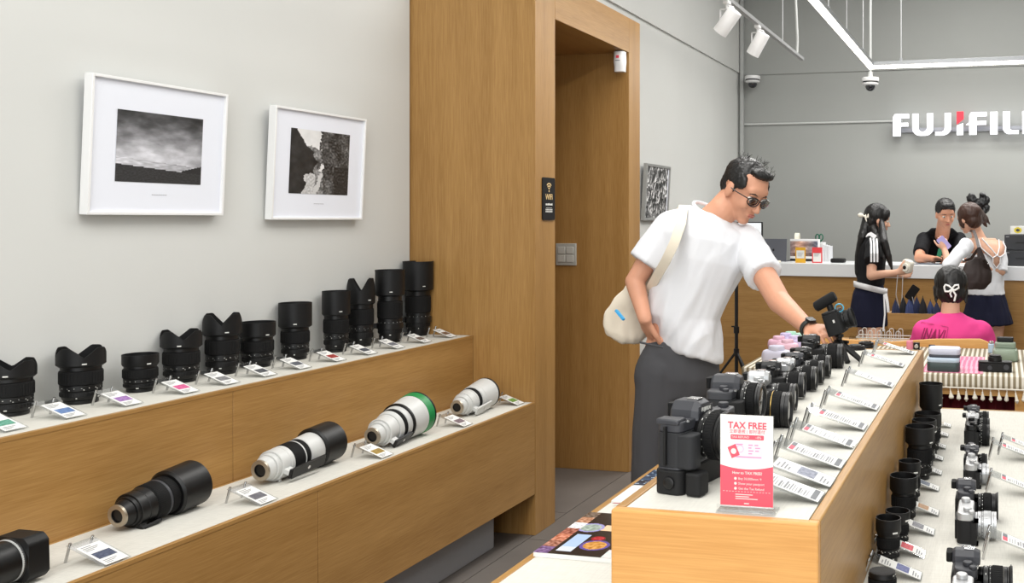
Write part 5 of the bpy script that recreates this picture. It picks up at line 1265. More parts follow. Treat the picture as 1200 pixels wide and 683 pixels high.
def hand(mb, w, d, n, t, curl=(.5, .6, .5), k=1.0, spread=.10, thumb=.5, fr=.0082):
    """hand from wrist w: d towards the fingers, n out of the palm, t towards the thumb"""
    w = Vector(w); d = Vector(d).normalized(); n = Vector(n); n = (n - d * n.dot(d)).normalized(); t_ = Vector(t); t_ = (t_ - d * t_.dot(d) - n * t_.dot(n)).normalized()
    P = lambda a, b, c: w + (d * a + t_ * b + n * c) * k
    rings = []
    for a, hw_, th in ((-.015, .026, .019), (.01, .030, .018), (.05, .040, .015), (.082, .041, .012), (.092, .036, .008)):
        rings.append(ring(P(a, 0, 0), t_ * hw_ * k, n * th * k, 16, 2.4))
    mb.loft(rings)
    for i, (L_, off) in enumerate(((.074, .031), (.082, .011), (.076, -.010), (.060, -.030))):
        p = P(.084 - .006 * abs(i - 1), off, 0); ang = 0.0; dd = (d + t_ * spread * (1.5 - i) * .6).normalized(); r = fr * k * (1.0 if i < 3 else .86)
        for j, fr_ in enumerate((.44, .31, .25)):
            ang += curl[j]; q = p + (dd * math.cos(ang) + n * math.sin(ang)) * L_ * fr_ * k
            mb.cap(p, r, q, r * .90, 10); p = q; r *= .90
    p = P(.022, .026, .004); a = .75
    for j, (L_, rr) in enumerate(((.042, .0125), (.032, .0105), (.026, .009))):
        dd = (d * math.cos(a) + t_ * math.sin(a)).normalized(); dd = (dd + n * thumb * (.5 + .5 * j)).normalized(); q = p + dd * L_ * k
        mb.cap(p, rr * k, q, rr * .88 * k, 10); p = q; a -= .3
def limb(mb, pts, rs, seg=16):
    for i in range(len(pts) - 1): mb.cap(pts[i], rs[i], pts[i + 1], rs[i + 1], seg)
def folds(amp, sx_, sy_, sz_, seed=0.0):
    return lambda c, n: amp * (noise.noise(Vector((c.x * sx_ + seed, c.y * sy_, c.z * sz_))) + .5 * noise.noise(Vector((c.x * sx_ * 2.3, c.y * sy_ * 2.3 + seed, c.z * sz_ * 2.1))))
def shoes(parent, pts, f, m, k=1.0):
    for p in pts:
        f_, l_, u_ = frame3(f, (0, 0, 1)); p = Vector((p[0], p[1], 0)); mb = MB(); rs = []
        for a, hw_, h in ((-.075, .028, .05), (-.05, .037, .065), (.02, .038, .06), (.09, .044, .045), (.15, .040, .035), (.175, .022, .022)):
            rs.append([p + (f_ * a + l_ * hw_ * math.cos(t)) * k + Vector((0, 0, h * k * .5 * (1 + math.sin(t)) + .001)) for t in [2 * PI * j / 16 for j in range(16)]])
        mb.loft(rs); child(mb, 'shoe', m, parent)

# ---- the man in the white T-shirt
S = 303
base = W(795, 684, S); man = thing('person', 'man in white T-shirt and grey trousers leaning to touch the camera on the tripod', 'person', (base.x, base.y, 0))
f0 = Vector((.45, -.89, 0)).normalized(); l0 = Vector((.89, .45, 0)).normalized(); Z = Vector((0, 0, 1))
def w(u, v, s=S): return W(u, v, s)
hipR, hipL = w(774, 436, 306), w(815, 436, 300); kR, kL = w(764, 548, 308), w(818, 548, 302); aR, aL = w(762, 664, 306), w(815, 664, 300)
sR, sL = w(784, 264, 304), w(872, 281, 300)
eR, wR = w(744, 330, 306), w(756, 374, 313)
hd_c = w(872, 223, 303); hf_ = Vector((.72, -.42, -.50)); hu_ = Vector((.42, -.10, .90))
eL, wL = w(913, 353, 322), w(948, 385, 344)
bd = MB()
P, R, (hf, hl, hu) = head(bd, hd_c, hf_, hu_, 1.02)
limb(bd, [w(833, 262, 302), w(846, 248, 303), P(-.028, 0, -.050)], [.066, .060, .058])
tilt = (l0 * .975 - Z * .20)
bd.loft([ring(w(795, 432), l0 * .15, f0 * .105), ring(w(800, 395), l0 * .138, f0 * .095), ring(w(806, 355), tilt * .135, f0 * .095), ring(w(816, 315), tilt * .155, f0 * .11), ring(w(824, 280), tilt * .165, f0 * .100), ring(w(829, 266), tilt * .14, f0 * .080), ring(w(832, 255), tilt * .09, f0 * .06)])
limb(bd, [sR, eR], [.050, .037]); limb(bd, [eR, wR], [.038, .026])
limb(bd, [sL, eL], [.052, .043]); limb(bd, [eL, wL], [.043, .0265])
limb(bd, [hipR, kR, aR, aR - Z * .04], [.085, .058, .042, .04]); limb(bd, [hipL, kL, aL, aL - Z * .04], [.085, .058, .042, .04])
dR = (w(763, 414, 300) - wR).normalized(); hand(bd, wR, dR, (-f0 * .5 - l0 * -.7), (f0 + l0 * .6), (.12, .12, .1), 1.0, thumb=.1, fr=.0088)
gp = Vector((tp.x - .010, tp.y - .02, tz + .02)); dL = (gp - Vector((.02, .0, .012)) - wL).normalized()
hand(bd, wL, dL, (.5, -.2, -.8), (.3, -.9, .2), (.35, .65, .55), .98, thumb=.35, fr=.0088)
remeshed(bd, 'body', SKIN1, man, .0048, 3, fac=.4)
face(P, R, man, 1.02)
# T-shirt
ts = MB(); NK = l0 * .91 - Z * .41
def wt(u, v, s=S): return W(u, v, s)
ts.loft([ring(wt(809, 413), (l0 * .965 - Z * .30) * .122, f0 * .125), ring(wt(808, 398), (l0 * .97 - Z * .24) * .126, f0 * .128), ring(wt(802, 370), (l0 * .98 - Z * .10) * .142, f0 * .125), ring(wt(812, 335), tilt * .158, f0 * .125), ring(wt(822, 305), tilt * .178, f0 * .128),
         ring(wt(827, 281), tilt * .188, f0 * .118), ring(wt(829, 268), tilt * .172, f0 * .098), ring(wt(832, 258), NK * .125, f0 * .078), ring(wt(834.5, 252.5), NK * .088, f0 * .062)])
def sleeve(mb, p0, p1, r0, r1, n=22):
    p0, p1 = Vector(p0), Vector(p1); d = (p1 - p0).normalized(); a = d.orthogonal().normalized(); b = d.cross(a)
    mb.ell(p0, (r0, r0, r0)); mb.loft([ring(p0 + (p1 - p0) * t, a * (r0 + (r1 - r0) * t), b * (r0 + (r1 - r0) * t), n) for t in (0, .5, .85, 1)])
sleeve(ts, w(786, 267, 304), w(758, 309, 306), .066, .074)
sleeve(ts, sL + (eL - sL) * .04, sL + (eL - sL) * .60, .066, .067)
ts.cap(w(806, 257, 303), .045, w(786, 264, 303), .055); ts.cap(w(852, 272, 302), .050, w(870, 284, 300), .055)
def tee_fold(c, n):
    # creases run from the reaching shoulder down to the hem
    q = c.x * 5.0 + c.z * 1.2; s1 = noise.noise(Vector((c.x * 15 - c.z * 5 + 3, c.y * 9, c.z * 3.2))); s2 = noise.noise(Vector((c.x * 30 - c.z * 13, c.y * 14, c.z * 7 + 5)))
    low = max(0, min(1, (1.32 - c.z) / .3)); r1 = 1 - abs(s1) * 2
    return (.011 * r1 + .006 * s2) * (.35 + .65 * low)
remeshed(ts, 'tshirt', TEE, man, .0055, 4, tee_fold)
# rib collar, following the neck opening
cc = w(835, 251, 303); ra, rb_ = NK * .080, f0 * .066
pts = [cc + ra * math.cos(t) + rb_ * math.sin(t) - Z * (.028 * math.sin(t)) + Z * .004 for t in [2 * PI * k / 36 for k in range(36)]]
child(MB().tube(pts, .0075, 8, closed=True), 'collar', TEE, man)
# trousers
TRO = mat('dark_grey_trousers', (74, 74, 77), .8, spec=.2, bump=.15, bscale=700)
tr_ = MB()
tr_.loft([ring(w(800, 397), l0 * .135, f0 * .105), ring(w(797, 412), l0 * .150, f0 * .115), ring(w(794, 440), l0 * .165, f0 * .125), ring(w(792, 462), l0 * .150, f0 * .115)])
tr_.ell(w(768, 440, 307), (.085, .080, .125))
for h_, k_, a_ in ((hipR, kR, aR), (hipL, kL, aL)): limb(tr_, [h_, k_], [.098, .080]); limb(tr_, [k_, a_ + Z * .02], [.080, .070])
remeshed(tr_, 'trousers', TRO, man, .007, 5, folds(.007, 9, 9, 5, 2.0))
shoes(man, [aR, aL], f0, mat('dark_shoe', (34, 34, 36), .6))
# pocket edge under the hand
child(MB().tube([w(750, 401, 316), w(763, 404, 318), w(777, 407, 317)], .004, 8), 'pocket_seam', TRO, man)
# watch
wa = (wL - eL).normalized(); wc = wL + wa * .004
o1 = wa.orthogonal().normalized(); o2 = wa.cross(o1)
wt_ = MB(); prof = [(.030, -.010), (.033, -.010), (.033, .010), (.030, .010)]
Mx = Matrix((o1, o2, wa)).transposed().to_4x4(); Mx.translation = wc; wt_.lathe(prof, 28, 0, Mx, closed=True)
child(wt_, 'watch_strap', mat('watch_rubber', (26, 32, 30), .6), man)
up_ = (Z - wa * Z.dot(wa)).normalized(); side_ = wa.cross(up_)
Mw = Matrix((side_, wa, up_)).transposed().to_4x4(); Mw.translation = wc + up_ * .031; child(MB().prism(rrect(.030, .036, .008), -.003, .007, 0, Mw), 'watch_case', BLACK, man, bevel=.0015)
# hair: short, thinning on the crown, with a few flyaway strands
hr = MB()
hr.ell(P(-.020, 0, .044), (.092, .078, .079), R, 24, 16); hr.ell(P(-.060, 0, .002), (.045, .064, .064), R, 20, 12); hr.ell(P(.046, 0, .094), (.036, .056, .020), R, 20, 12)
for s_ in (-1, 1): hr.ell(P(.006, s_ * .066, .040), (.050, .013, .034), R, 16, 10); hr.ell(P(.010, s_ * .071, .004), (.008, .005, .024), R, 10, 8)
remeshed(hr, 'hair', HAIRB, man, .0045, 2, lambda c, n: .0028 * noise.noise(c * 160) + .0016 * noise.noise(c * 45))
rnd = random.Random(11); m = MB()
for k in range(46):
    a = rnd.uniform(-.06, .07); b = rnd.uniform(-.06, .06); p = P(a, b, .124 - 3.5 * (a * a + b * b)); q = p + (hu * rnd.uniform(.008, .022) + hf * rnd.uniform(-.02, .012) + hl * rnd.uniform(-.01, .01)); m.tube([p, (p + q) / 2 + hu * .004, q], [.0011, .0009, .0004], 4)
child(m, 'loose_hair', HAIRB, man)['kind'] = 'stuff'
# glasses
gm = mat('black_glasses_frame', (20, 20, 22), .3)
m = MB()
for s_ in (-1, 1):
    m.tube([P(.098 - .08 * abs(math.cos(t)) * 0 - .012 * (1 if s_ * math.cos(t) > 0 else 0) * abs(math.cos(t)), s_ * .033 + .026 * math.cos(t), -.002 + .017 * math.sin(t)) for t in [2 * PI * k / 20 for k in range(20)]], .0024, 8, closed=True)
    m.tube([P(.090, s_ * .060, .006), P(.040, s_ * .079, .004), P(-.006, s_ * .080, .002)], .0022, 6)
m.tube([P(.099, -.008, .004), P(.102, 0, .006), P(.099, .008, .004)], .0022, 6)
child(m, 'glasses', gm, man)
m = MB()
for s_ in (-1, 1): m.ell(P(.094, s_ * .033, -.002), (.0012, .025, .016), R, 16, 8)
child(m, 'glasses_lens', acrylic('tinted_lens', (.45, .45, .48), .12), man)
# canvas shoulder bag
CANV = mat('natural_canvas', (226, 216, 198), .9, spec=.15, bump=.5, bscale=500)
CANV2 = CANV
bg_ = thing('tote_bag', 'cream canvas shoulder bag with blue stripe, hanging behind the man in white', 'bag', tuple(w(738, 375, 296)))
bm = MB(); q = Vector((.55, .83, 0)).normalized(); rr_ = Vector((CO, SI, 0))
secs = [(w(762, 318, 300), .030, .02), (w(757, 335, 299), .050, .03), (w(748, 352, 297), .072, .05), (w(738, 372, 296), .088, .065), (w(733, 388, 296), .082, .065), (w(731, 397, 296), .060, .045)]
ax = (rr_ * .93 - Z * .37)
bm.loft([ring(c, ax * a, q * b, 24, 2.4) for c, a, b in secs])
remeshed(bm, 'bag_body', CANV, bg_, .006, 4, folds(.010, 16, 16, 9, 4.0))
sg_ = [w(797, 252, 289), w(800, 243, 300), w(801, 241, 308), w(798, 262, 318), w(790, 285, 321), w(780, 306, 319), w(769, 325, 312), w(760, 342, 305)]
def strap(mb, pts, wdt, th, nrm_ref):
    n = len(pts); rings = []
    for i, p in enumerate(pts):
        d = (pts[min(i + 1, n - 1)] - pts[max(i - 1, 0)]).normalized(); r_ = Vector(nrm_ref(i)) if callable(nrm_ref) else Vector(nrm_ref); s_ = d.cross(r_).normalized(); n_ = s_.cross(d).normalized()
        rings.append([p + s_ * a * wdt + n_ * b * th for a, b in ((-.5, -.5), (.5, -.5), (.5, .5), (-.5, .5))])
    return mb.loft(rings)
m = MB(); strap(m, sg_, .036, .005, lambda i: (0, 0, 1) if i < 2 else (.3, -.9, .3)); child(m, 'strap', CANV, bg_, angle=60)
m = MB(); strap(m, [w(801, 241, 304), w(795, 250, 296), w(786, 275, 288), w(772, 305, 288), w(760, 330, 292)], .034, .005, lambda i: (0, 0, 1) if i < 1 else (.1, .95, .2)); child(m, 'strap', CANV, bg_, angle=60)
m = MB(); strap(m, [w(722, 363.5, 320), w(731, 374.5, 322)], .009, .012, (0, -1, 0)); child(m, 'blue_stripe', mat('bright_blue_print', (60, 160, 214), .6), bg_, smooth=False)

# ---- girl with the long ponytail at the counter
s1 = 152
def g(u, v, s=s1): return W(u, v, s)
b_ = g(1018, 470); girl = thing('person', 'girl with long black ponytail, black striped-sleeve top and navy shorts at the counter', 'person', (b_.x, b_.y, 0))
f1 = Vector((.93, .30, 0)).normalized(); l1 = Vector((-f1.y, f1.x, 0))
hc = g(1029, 257); bd = MB(); P, R, (hf, hl, hu) = head(bd, hc, (.90, .25, -.22), (.2, 0, 1), .94)
limb(bd, [g(1020, 284), P(-.03, 0, -.06)], [.050, .044])
bd.loft([ring(g(1019, 378), l1 * .15, f1 * .115), ring(g(1019, 352), l1 * .15, f1 * .11), ring(g(1020, 332), l1 * .118, f1 * .088), ring(g(1021, 305), l1 * .135, f1 * .098), ring(g(1021, 288), l1 * .15, f1 * .085), ring(g(1021, 280), l1 * .10, f1 * .06)])
shN, shF = g(1023, 288, 155), g(1020, 288, 149); elN, wrN = g(1021, 323, 158), g(1052, 319, 160)
elF, wrF = g(1030, 320, 146), g(1055, 322, 148)
limb(bd, [shN, elN, wrN], [.045, .036, .023]); limb(bd, [shF, elF, wrF], [.045, .036, .023])
hand(bd, wrN, (1, .1, .30), (-.1, .9, .5), (.2, 0, 1), (.5, .6, .4), .9); hand(bd, wrF, (.9, -.1, .15), (.1, -.9, .3), (.2, 0, 1), (.5, .7, .4), .9)
for dx in (-6, 6):
    a_, k_, n_ = g(1019 + dx * .6, 371, s1 + dx * .3), g(1018 + dx, 418, s1 + dx * .5), g(1016 + dx * 1.2, 462, s1 + dx * .5)
    limb(bd, [a_, k_, n_], [.068, .052, .036])
remeshed(bd, 'body', SKIN2, girl, .0065, 3); face(P, R, girl, .94)
BLK = mat('black_jersey', (21, 21, 24), .8, spec=.25); tp_ = MB()
tp_.loft([ring(g(1020, 334), l1 * .135, f1 * .105), ring(g(1021, 318), l1 * .138, f1 * .105), ring(g(1021, 300), l1 * .152, f1 * .112), ring(g(1021, 286), l1 * .160, f1 * .098), ring(g(1021, 278), l1 * .115, f1 * .072), ring(g(1022, 275), l1 * .07, f1 * .055)])
sleeve(tp_, shN, g(1022, 307, 158), .056, .060); sleeve(tp_, shF, g(1025, 306, 146), .056, .060)
remeshed(tp_, 'top', BLK, girl, .007, 4, folds(.005, 14, 14, 9))
for k in range(3):
    m = MB(); pts = [g(1020 + k * 3.6, 279 + k * .5, 157), g(1021 + k * 3.4, 286, 162.5 - k * .2), g(1021 + k * 3.6, 297, 164 - k * .3), g(1021 + k * 3.6, 307, 164 - k * .4)]
    strap(m, pts, .013, .006, (0, -1, .2)); child(m, 'white_stripe', mat('white_stripe_cloth', (232, 232, 234), .8), girl, smooth=False)
m = MB(); strap(m, [g(1016, 276, 158), g(1020, 274, 160), g(1026, 278, 160)], .03, .008, (0, -1, .4)); child(m, 'white_collar', mat('white_stripe_cloth'), girl)
sk = MB(); NV = mat('navy_shorts', (26, 28, 48), .85, spec=.2)
sk.loft([ring(g(1020, 332), l1 * .122, f1 * .098), ring(g(1018.5, 345), l1 * .15, f1 * .125), ring(g(1018, 362), l1 * .17, f1 * .140), ring(g(1018, 381), l1 * .175, f1 * .148)]); remeshed(sk, 'shorts', NV, girl, .007, 4, folds(.010, 16, 16, 3))
m = MB(); pts = [g(1020, 337) + l1 * .155 * math.cos(t) + f1 * .122 * math.sin(t) - Z * .03 * math.sin(t) for t in [2 * PI * k / 30 for k in range(30)]]
n_ = len(pts); vs_ = []; 
for p_, t in zip(pts, range(30)): vs_ += [p_ + Z * .022, p_ - Z * .022]
m.add(vs_, [(2 * i, 2 * i + 1, (2 * i + 3) % 60, (2 * i + 2) % 60) for i in range(30)]); so = child(m, 'sash', mat('white_stripe_cloth'), girl); q_ = so.modifiers.new('s', 'SOLIDIFY'); q_.thickness = .008
m = MB(); strap(m, [g(1038, 344, 158), g(1040, 355, 159), g(1041, 366, 159)], .02, .005, (0, -1, 0)); strap(m, [g(1036, 345, 158), g(1037, 368, 159), g(1035, 388, 159)], .012, .005, (0, -1, 0)); child(m, 'sash_tail', mat('white_stripe_cloth'), girl)
hr = MB(); hr.ell(P(-.022, 0, .034), (.098, .083, .092), R, 24, 16); hr.ell(P(-.05, 0, -.02), (.062, .074, .085), R)
hr.ell(P(.045, .045, .055), (.035, .035, .045), R); hr.ell(P(.045, -.045, .055), (.035, .035, .045), R)
limb(hr, [P(-.085, 0, .0), g(1011, 278, 153), g(1007, 300, 152), g(1005, 318, 152), g(1006, 328, 152)], [.040, .038, .036, .024, .008])
limb(hr, [P(.02, -.068, -.01), g(1036, 283, 157), g(1041, 300, 157), g(1046, 318, 157)], [.022, .030, .026, .006])
limb(hr, [P(-.03, -.03, -.07), g(1030, 286, 155), g(1034, 302, 156)], [.04, .035, .015])
remeshed(hr, 'hair', HAIRB, girl, .006, 2, lambda c, n: .004 * noise.noise(Vector((c.x * 120, c.y * 120, c.z * 8))))
m = MB(); limb(m, [P(-.098, -.025, .04), P(-.110, -.04, .0), P(-.095, -.05, -.035)], [.008, .010, .007]); limb(m, [P(-.090, -.045, .05), P(-.095, -.06, 0.0)], [.008, .008]); m.ell(P(-.150, -.03, .0), (.024, .016, .018), R); m.cap(P(-.10, -.04, 0), .008, P(-.14, -.03, 0), .008)
child(m, 'hair_clip', mat('ivory_clip', (236, 230, 216), .35), girl)
shoes(girl, [g(1010, 462, 150), g(1026, 462, 154)], f1, mat('white_shoe', (220, 220, 218), .6), .85)
# the camera and the phone she holds
pc_ = g(1063, 312, 160); t = thing('instant_camera', 'white instant camera in the hands of the girl with the ponytail', 'camera', tuple(pc_))
Q = Matrix.Rotation(-.45, 4, 'Z') @ Matrix.Rotation(.25, 4, 'Y')
MB().loft([[Q @ Vector((x * e, y, z * e)) for x, z in rrect(.080, .100, .026, 5)] for y, e in ((-.024, .9), (-.014, 1), (.02, 1), (.028, .93))]).build('body', mat('ivory_plastic', (232, 228, 216), .35), t)
m = MB(); X = Q @ Matrix.Translation((.004, -.022, -.006)) @ Matrix.Rotation(PI/2, 4, 'X'); bar(m, 0, .018, .030, M=X); m.build('lens_ring', mat('ivory_plastic'), t)
m = MB(); bar(m, .0181, .0215, .014, M=X); m.build('lens', BLACK, t)
pp = g(1069, 343, 158); t = thing('smartphone', 'black phone hanging below the hands of the girl with the ponytail', 'phone', tuple(pp))
Q = Matrix.Rotation(.6, 4, 'Y') @ Matrix.Rotation(.2, 4, 'Z'); MB().prism(rrect(.066, .115, .01), -.004, .004, 0, Q @ Matrix.Rotation(PI/2, 4, 'X')).build('body', BLACK, t, .001)
m = MB(); a_ = Vector(t.location); m.tube([g(1052, 322, 161) - a_, g(1050, 345, 161) - a_, g(1054, 362, 161) - a_, g(1057, 350, 161) - a_, g(1058, 323, 161) - a_], .003, 6); m.tube([Vector((0, 0, -.03)), g(1072, 360, 158) - a_, g(1077, 366, 158) - a_], .003, 6); m.build('cord', mat('grey_cord', (176, 172, 170), .8), t)
m = MB(); strap(m, [g(1069, 348, 157) - a_, g(1069, 362, 157) - a_], .03, .006, (0, -1, 0)); m.build('charm', mat('slate_navy_cloth'), t)
t['label'] = 'black phone with grey cord dangling below the girl with the ponytail'

# ---- employee behind the counter
s2 = 130
def e(u, v, s=s2): return W(u, v, s)
b_ = e(1104, 443); emp = thing('person', 'short-haired man in black shirt leaning on the far side of the counter', 'person', (b_.x, b_.y, 0))
f2 = Vector((.25, -.97, 0)).normalized(); l2 = Vector((.97, .25, 0))
hc = e(1108, 251, 141); bd = MB(); P, R, (hf, hl, hu) = head(bd, hc, (.30, -.92, -.30), (0, -.1, 1), 1.0)
limb(bd, [e(1104, 276, 132), P(-.02, 0, -.06)], [.064, .058])
bd.loft([ring(e(1100, 385, 124), l2 * .16, f2 * .11), ring(e(1100, 350, 124), l2 * .15, f2 * .10), ring(e(1101, 318, 125), l2 * .165, f2 * .11), ring(e(1102, 291, 128), l2 * .19, f2 * .115), ring(e(1103, 276, 131), l2 * .15, f2 * .08)])
shA, shB = e(1083, 281, 131), e(1124, 281, 131); elA, wrA = e(1077, 302, 135), e(1093, 303.5, 138.5); elB, wrB = e(1128, 304, 134), e(1112, 303, 138)
limb(bd, [shA, elA, wrA], [.058, .044, .030]); limb(bd, [shB, elB, wrB], [.058, .044, .030])
hand(bd, wrA, (.95, -.15, .12), (.1, -.5, -.85), (.2, -.8, .5), (.4, .5, .4), .95); hand(bd, wrB, (-.9, -.2, .1), (0, .3, -.9), (0, -.9, .4), (.4, .5, .4), .95)
for dx in (-.09, .09):
    h_ = e(1100, 385, 124) + l2 * dx; limb(bd, [h_, Vector((h_.x, h_.y - .02, .50)), Vector((h_.x, h_.y, .06))], [.085, .06, .045])
remeshed(bd, 'body', SKIN1, emp, .0065, 3); face(P, R, emp)
tp_ = MB(); tp_.loft([ring(e(1100, 392, 124), l2 * .175, f2 * .125), ring(e(1100, 350, 124), l2 * .17, f2 * .12), ring(e(1101, 318, 125), l2 * .18, f2 * .125), ring(e(1102, 291, 128), l2 * .205, f2 * .13), ring(e(1103, 275, 131), l2 * .170, f2 * .098), ring(e(1104, 267.5, 133), l2 * .090, f2 * .078)])
sleeve(tp_, shA, shA + (elA - shA) * .78, .070, .066); sleeve(tp_, shB, shB + (elB - shB) * .78, .070, .066)
remeshed(tp_, 'shirt', BLK, emp, .007, 4, folds(.006, 12, 12, 8, 5))
tp_ = MB()
for dx in (-.09, .09):
    h_ = e(1100, 385, 124) + l2 * dx; limb(tp_, [h_ + Z * .02, Vector((h_.x, h_.y - .02, .50)), Vector((h_.x, h_.y, .09))], [.095, .075, .065])
remeshed(tp_, 'trousers', TRO, emp, .01, 3)
shoes(emp, [e(1100, 385, 124) - l2 * .09, e(1100, 385, 124) + l2 * .09], f2, mat('dark_shoe'))
hr = MB(); hr.ell(P(-.020, 0, .046), (.098, .083, .088), R, 24, 16); hr.ell(P(-.05, 0, -.0), (.055, .072, .075), R); hr.ell(P(.058, 0, .092), (.036, .058, .026), R)
remeshed(hr, 'hair', HAIRB, emp, .006, 2, lambda c, n: .004 * noise.noise(c * 90))
pg = e(1101, 296.5, 139.5); t = thing('green_gadget', 'small green device in the hands of the employee in black', 'gadget', tuple(pg)); MB().prism(rrect(.036, .078, .008), -.006, .006, 0, Matrix.Rotation(.25, 4, 'Y') @ Matrix.Rotation(PI/2, 4, 'X')).build('body', mat('emerald_plastic', (16, 120, 84), .35), t, .002)

# ---- woman in white with open back
s3 = 150
def q(u, v, s=s3): return W(u, v, s)
b_ = q(1158, 471); wom = thing('person', 'woman in white open-back top and navy tiered skirt, black bow in brown hair', 'person', (b_.x, b_.y, 0))
f3 = Vector((-.55, .83, 0)).normalized(); l3 = Vector((-.83, -.55, 0))
hc = q(1135, 256); bd = MB(); P, R, (hf, hl, hu) = head(bd, hc, (-.72, .55, -.25), (-.1, 0, 1), .95)
limb(bd, [q(1149, 283), q(1144, 270), P(-.035, 0, -.05)], [.055, .043, .045])
bd.loft([ring(q(1156, 385), l3 * .15, f3 * .11), ring(q(1156, 360), l3 * .15, f3 * .108), ring(q(1156, 335), l3 * .115, f3 * .085), ring(q(1155, 305), l3 * .135, f3 * .095), ring(q(1154, 290), l3 * .16, f3 * .085), ring(q(1151, 279), l3 * .115, f3 * .055)])
shL, shR = q(1133, 288, 153), q(1170, 291, 149); elL, wrL = q(1112, 311, 156), q(1107, 293, 154); elR, wrR = q(1173, 318, 151), q(1152, 314, 152.5)
limb(bd, [shL, elL, wrL], [.045, .034, .023]); limb(bd, [shR, elR, wrR], [.045, .036, .023])
hand(bd, wrL, (-.15, .1, 1), (-.2, .8, 0), (-.9, -.2, 0), (.5, .6, .5), .88); hand(bd, wrR, (-.7, .5, .2), (.1, .5, -.6), (0, 0, 1), (.3, .4, .3), .88)
for dx in (-.075, .075):
    h_ = q(1156, 380) + l3 * dx; limb(bd, [h_, Vector((h_.x, h_.y, .42)), Vector((h_.x, h_.y + .01, .06))], [.078, .053, .036])
remeshed(bd, 'body', SKIN2, wom, .0065, 3); face(P, R, wom, .95, HAIRBR)
TOPW = mat('white_knit', (226, 228, 232), .85, spec=.2, bump=.2, bscale=500); tp_ = MB()
tp_.loft([ring(q(1155, 345), l3 * .155, f3 * .135), ring(q(1155, 330), l3 * .150, f3 * .125), ring(q(1155, 312), l3 * .150, f3 * .118), ring(q(1155, 300), l3 * .16, f3 * .108), ring(q(1153, 289) + f3 * .045, l3 * .165, f3 * .070), ring(q(1150, 281) + f3 * .060, l3 * .130, f3 * .035)])
sleeve(tp_, shL + f3 * .01, elL + (elL - shL) * .05, .060, .050); sleeve(tp_, shR, elR + (elR - shR) * .05, .058, .056)
tp_.ell(elL, (.050, .050, .046))
remeshed(tp_, 'white_top', TOPW, wom, .0065, 3, folds(.009, 15, 15, 8, 8))
# bare back: skin panel between the straps (part of the body showing through the top)
bk = -f3
m = MB(); pc2 = q(1157, 283) 
def bp(a, z_, o=.0): # a: across the back in metres (image right positive), z_: height
    zz = (z_ - 1.08) / .2; return Vector((b_.x, b_.y, 0)) * 0 + q(1155, 300) * 1.0 - l3 * a + Vector((0, 0, z_ - q(1155, 300).z)) + bk * (.112 - .10 * a * a * 8 - max(0, (z_ - 1.17)) * .62 + o)
zs = q(1155, 300).z
vs_ = []; fs_ = []; NB = 10
outline = [(q_[0], q_[1]) for q_ in ((-.10, zs + .135), (-.105, zs + .07), (-.06, zs + .02), (-.022, zs - .01), (-.02, zs - .05), (.01, zs - .085), (.042, zs - .05), (.045, zs - .005), (.085, zs + .02), (.112, zs + .07), (.10, zs + .12))]
cpt = (0.005, zs + .045); vs_.append(bp(*cpt, .016)); 
for t in (.5, 1):
    for x_, z_ in outline: vs_.append(bp(cpt[0] + (x_ - cpt[0]) * t, cpt[1] + (z_ - cpt[1]) * t, .016))
n_ = len(outline)
fs_ = [(0, 1 + i, 1 + (i + 1) % n_) for i in range(n_)] + [(1 + i, 1 + n_ + i, 1 + n_ + (i + 1) % n_, 1 + (i + 1) % n_) for i in range(n_)]
m.add(vs_, fs_); so = child(m, 'bare_back', SKIN2, wom); q_ = so.modifiers.new('s', 'SOLIDIFY'); q_.thickness = .006; q_.offset = 0
WS = mat('white_stripe_cloth')
def bstrap(pts, r=.005): child(MB().tube([bp(x_, z_, .024) for x_, z_ in pts], r, 8), 'back_strap', WS, wom)
bstrap([(-.075, zs + .14), (-.03, zs + .07), (.012, zs + .01), (.045, zs - .005)]); bstrap([(.075, zs + .13), (.055, zs + .07), (.02, zs + .012), (-.025, zs - .01)])
bstrap([(-.022, zs - .01), (-.022, zs - .05), (.01, zs - .088), (.044, zs - .05), (.046, zs - .003)]); bstrap([(-.105, zs + .135), (-.108, zs + .07), (-.062, zs + .02), (-.022, zs - .01)]); bstrap([(.11, zs + .12), (.118, zs + .07), (.09, zs + .02), (.046, zs - .003)])
sk = MB(); sk.loft([ring(q(1156, 341), l3 * .14, f3 * .12), ring(q(1156, 352), l3 * .165, f3 * .14), ring(q(1156, 363), l3 * .18, f3 * .155)]); sk.loft([ring(q(1156, 356), l3 * .165, f3 * .14), ring(q(1156, 368), l3 * .19, f3 * .165), ring(q(1157, 379), l3 * .205, f3 * .18)])
remeshed(sk, 'tiered_skirt', NV, wom, .0065, 1, lambda c, n: .014 * noise.noise(Vector((c.x * 26, c.y * 26, c.z * 2))))
hr = MB(); hr.ell(P(-.022, 0, .034), (.100, .086, .092), R, 24, 16); hr.ell(P(-.05, 0, -.025), (.060, .072, .070), R); hr.ell(P(.03, .05, -.01), (.03, .03, .06), R)
limb(hr, [P(-.09, 0, .04), q(1152, 257, 148), q(1156, 266, 148)], [.045, .030, .006]); limb(hr, [P(-.085, -.02, .05), q(1155, 256, 147), q(1160, 263, 147)], [.035, .022, .005])
remeshed(hr, 'hair', HAIRBR, wom, .006, 2, lambda c, n: .004 * noise.noise(Vector((c.x * 100, c.y * 100, c.z * 20))))
m = MB(); bc = q(1147, 239, 146)
for dx, dz, r1, r2, an in ((-.045, .03, .060, .036, .5), (.035, .015, .065, .040, -.7), (-.02, -.030, .050, .036, 1.2), (.055, -.045, .048, .026, -1.0), (0, 0, .045, .045, 0), (-.055, .06, .036, .026, .3), (.030, .062, .036, .026, 1.2)):
    m.ell(bc + Vector((dx, 0, dz)), (r1, .022, r2), Matrix.Rotation(an, 3, 'Y'), 14, 8)
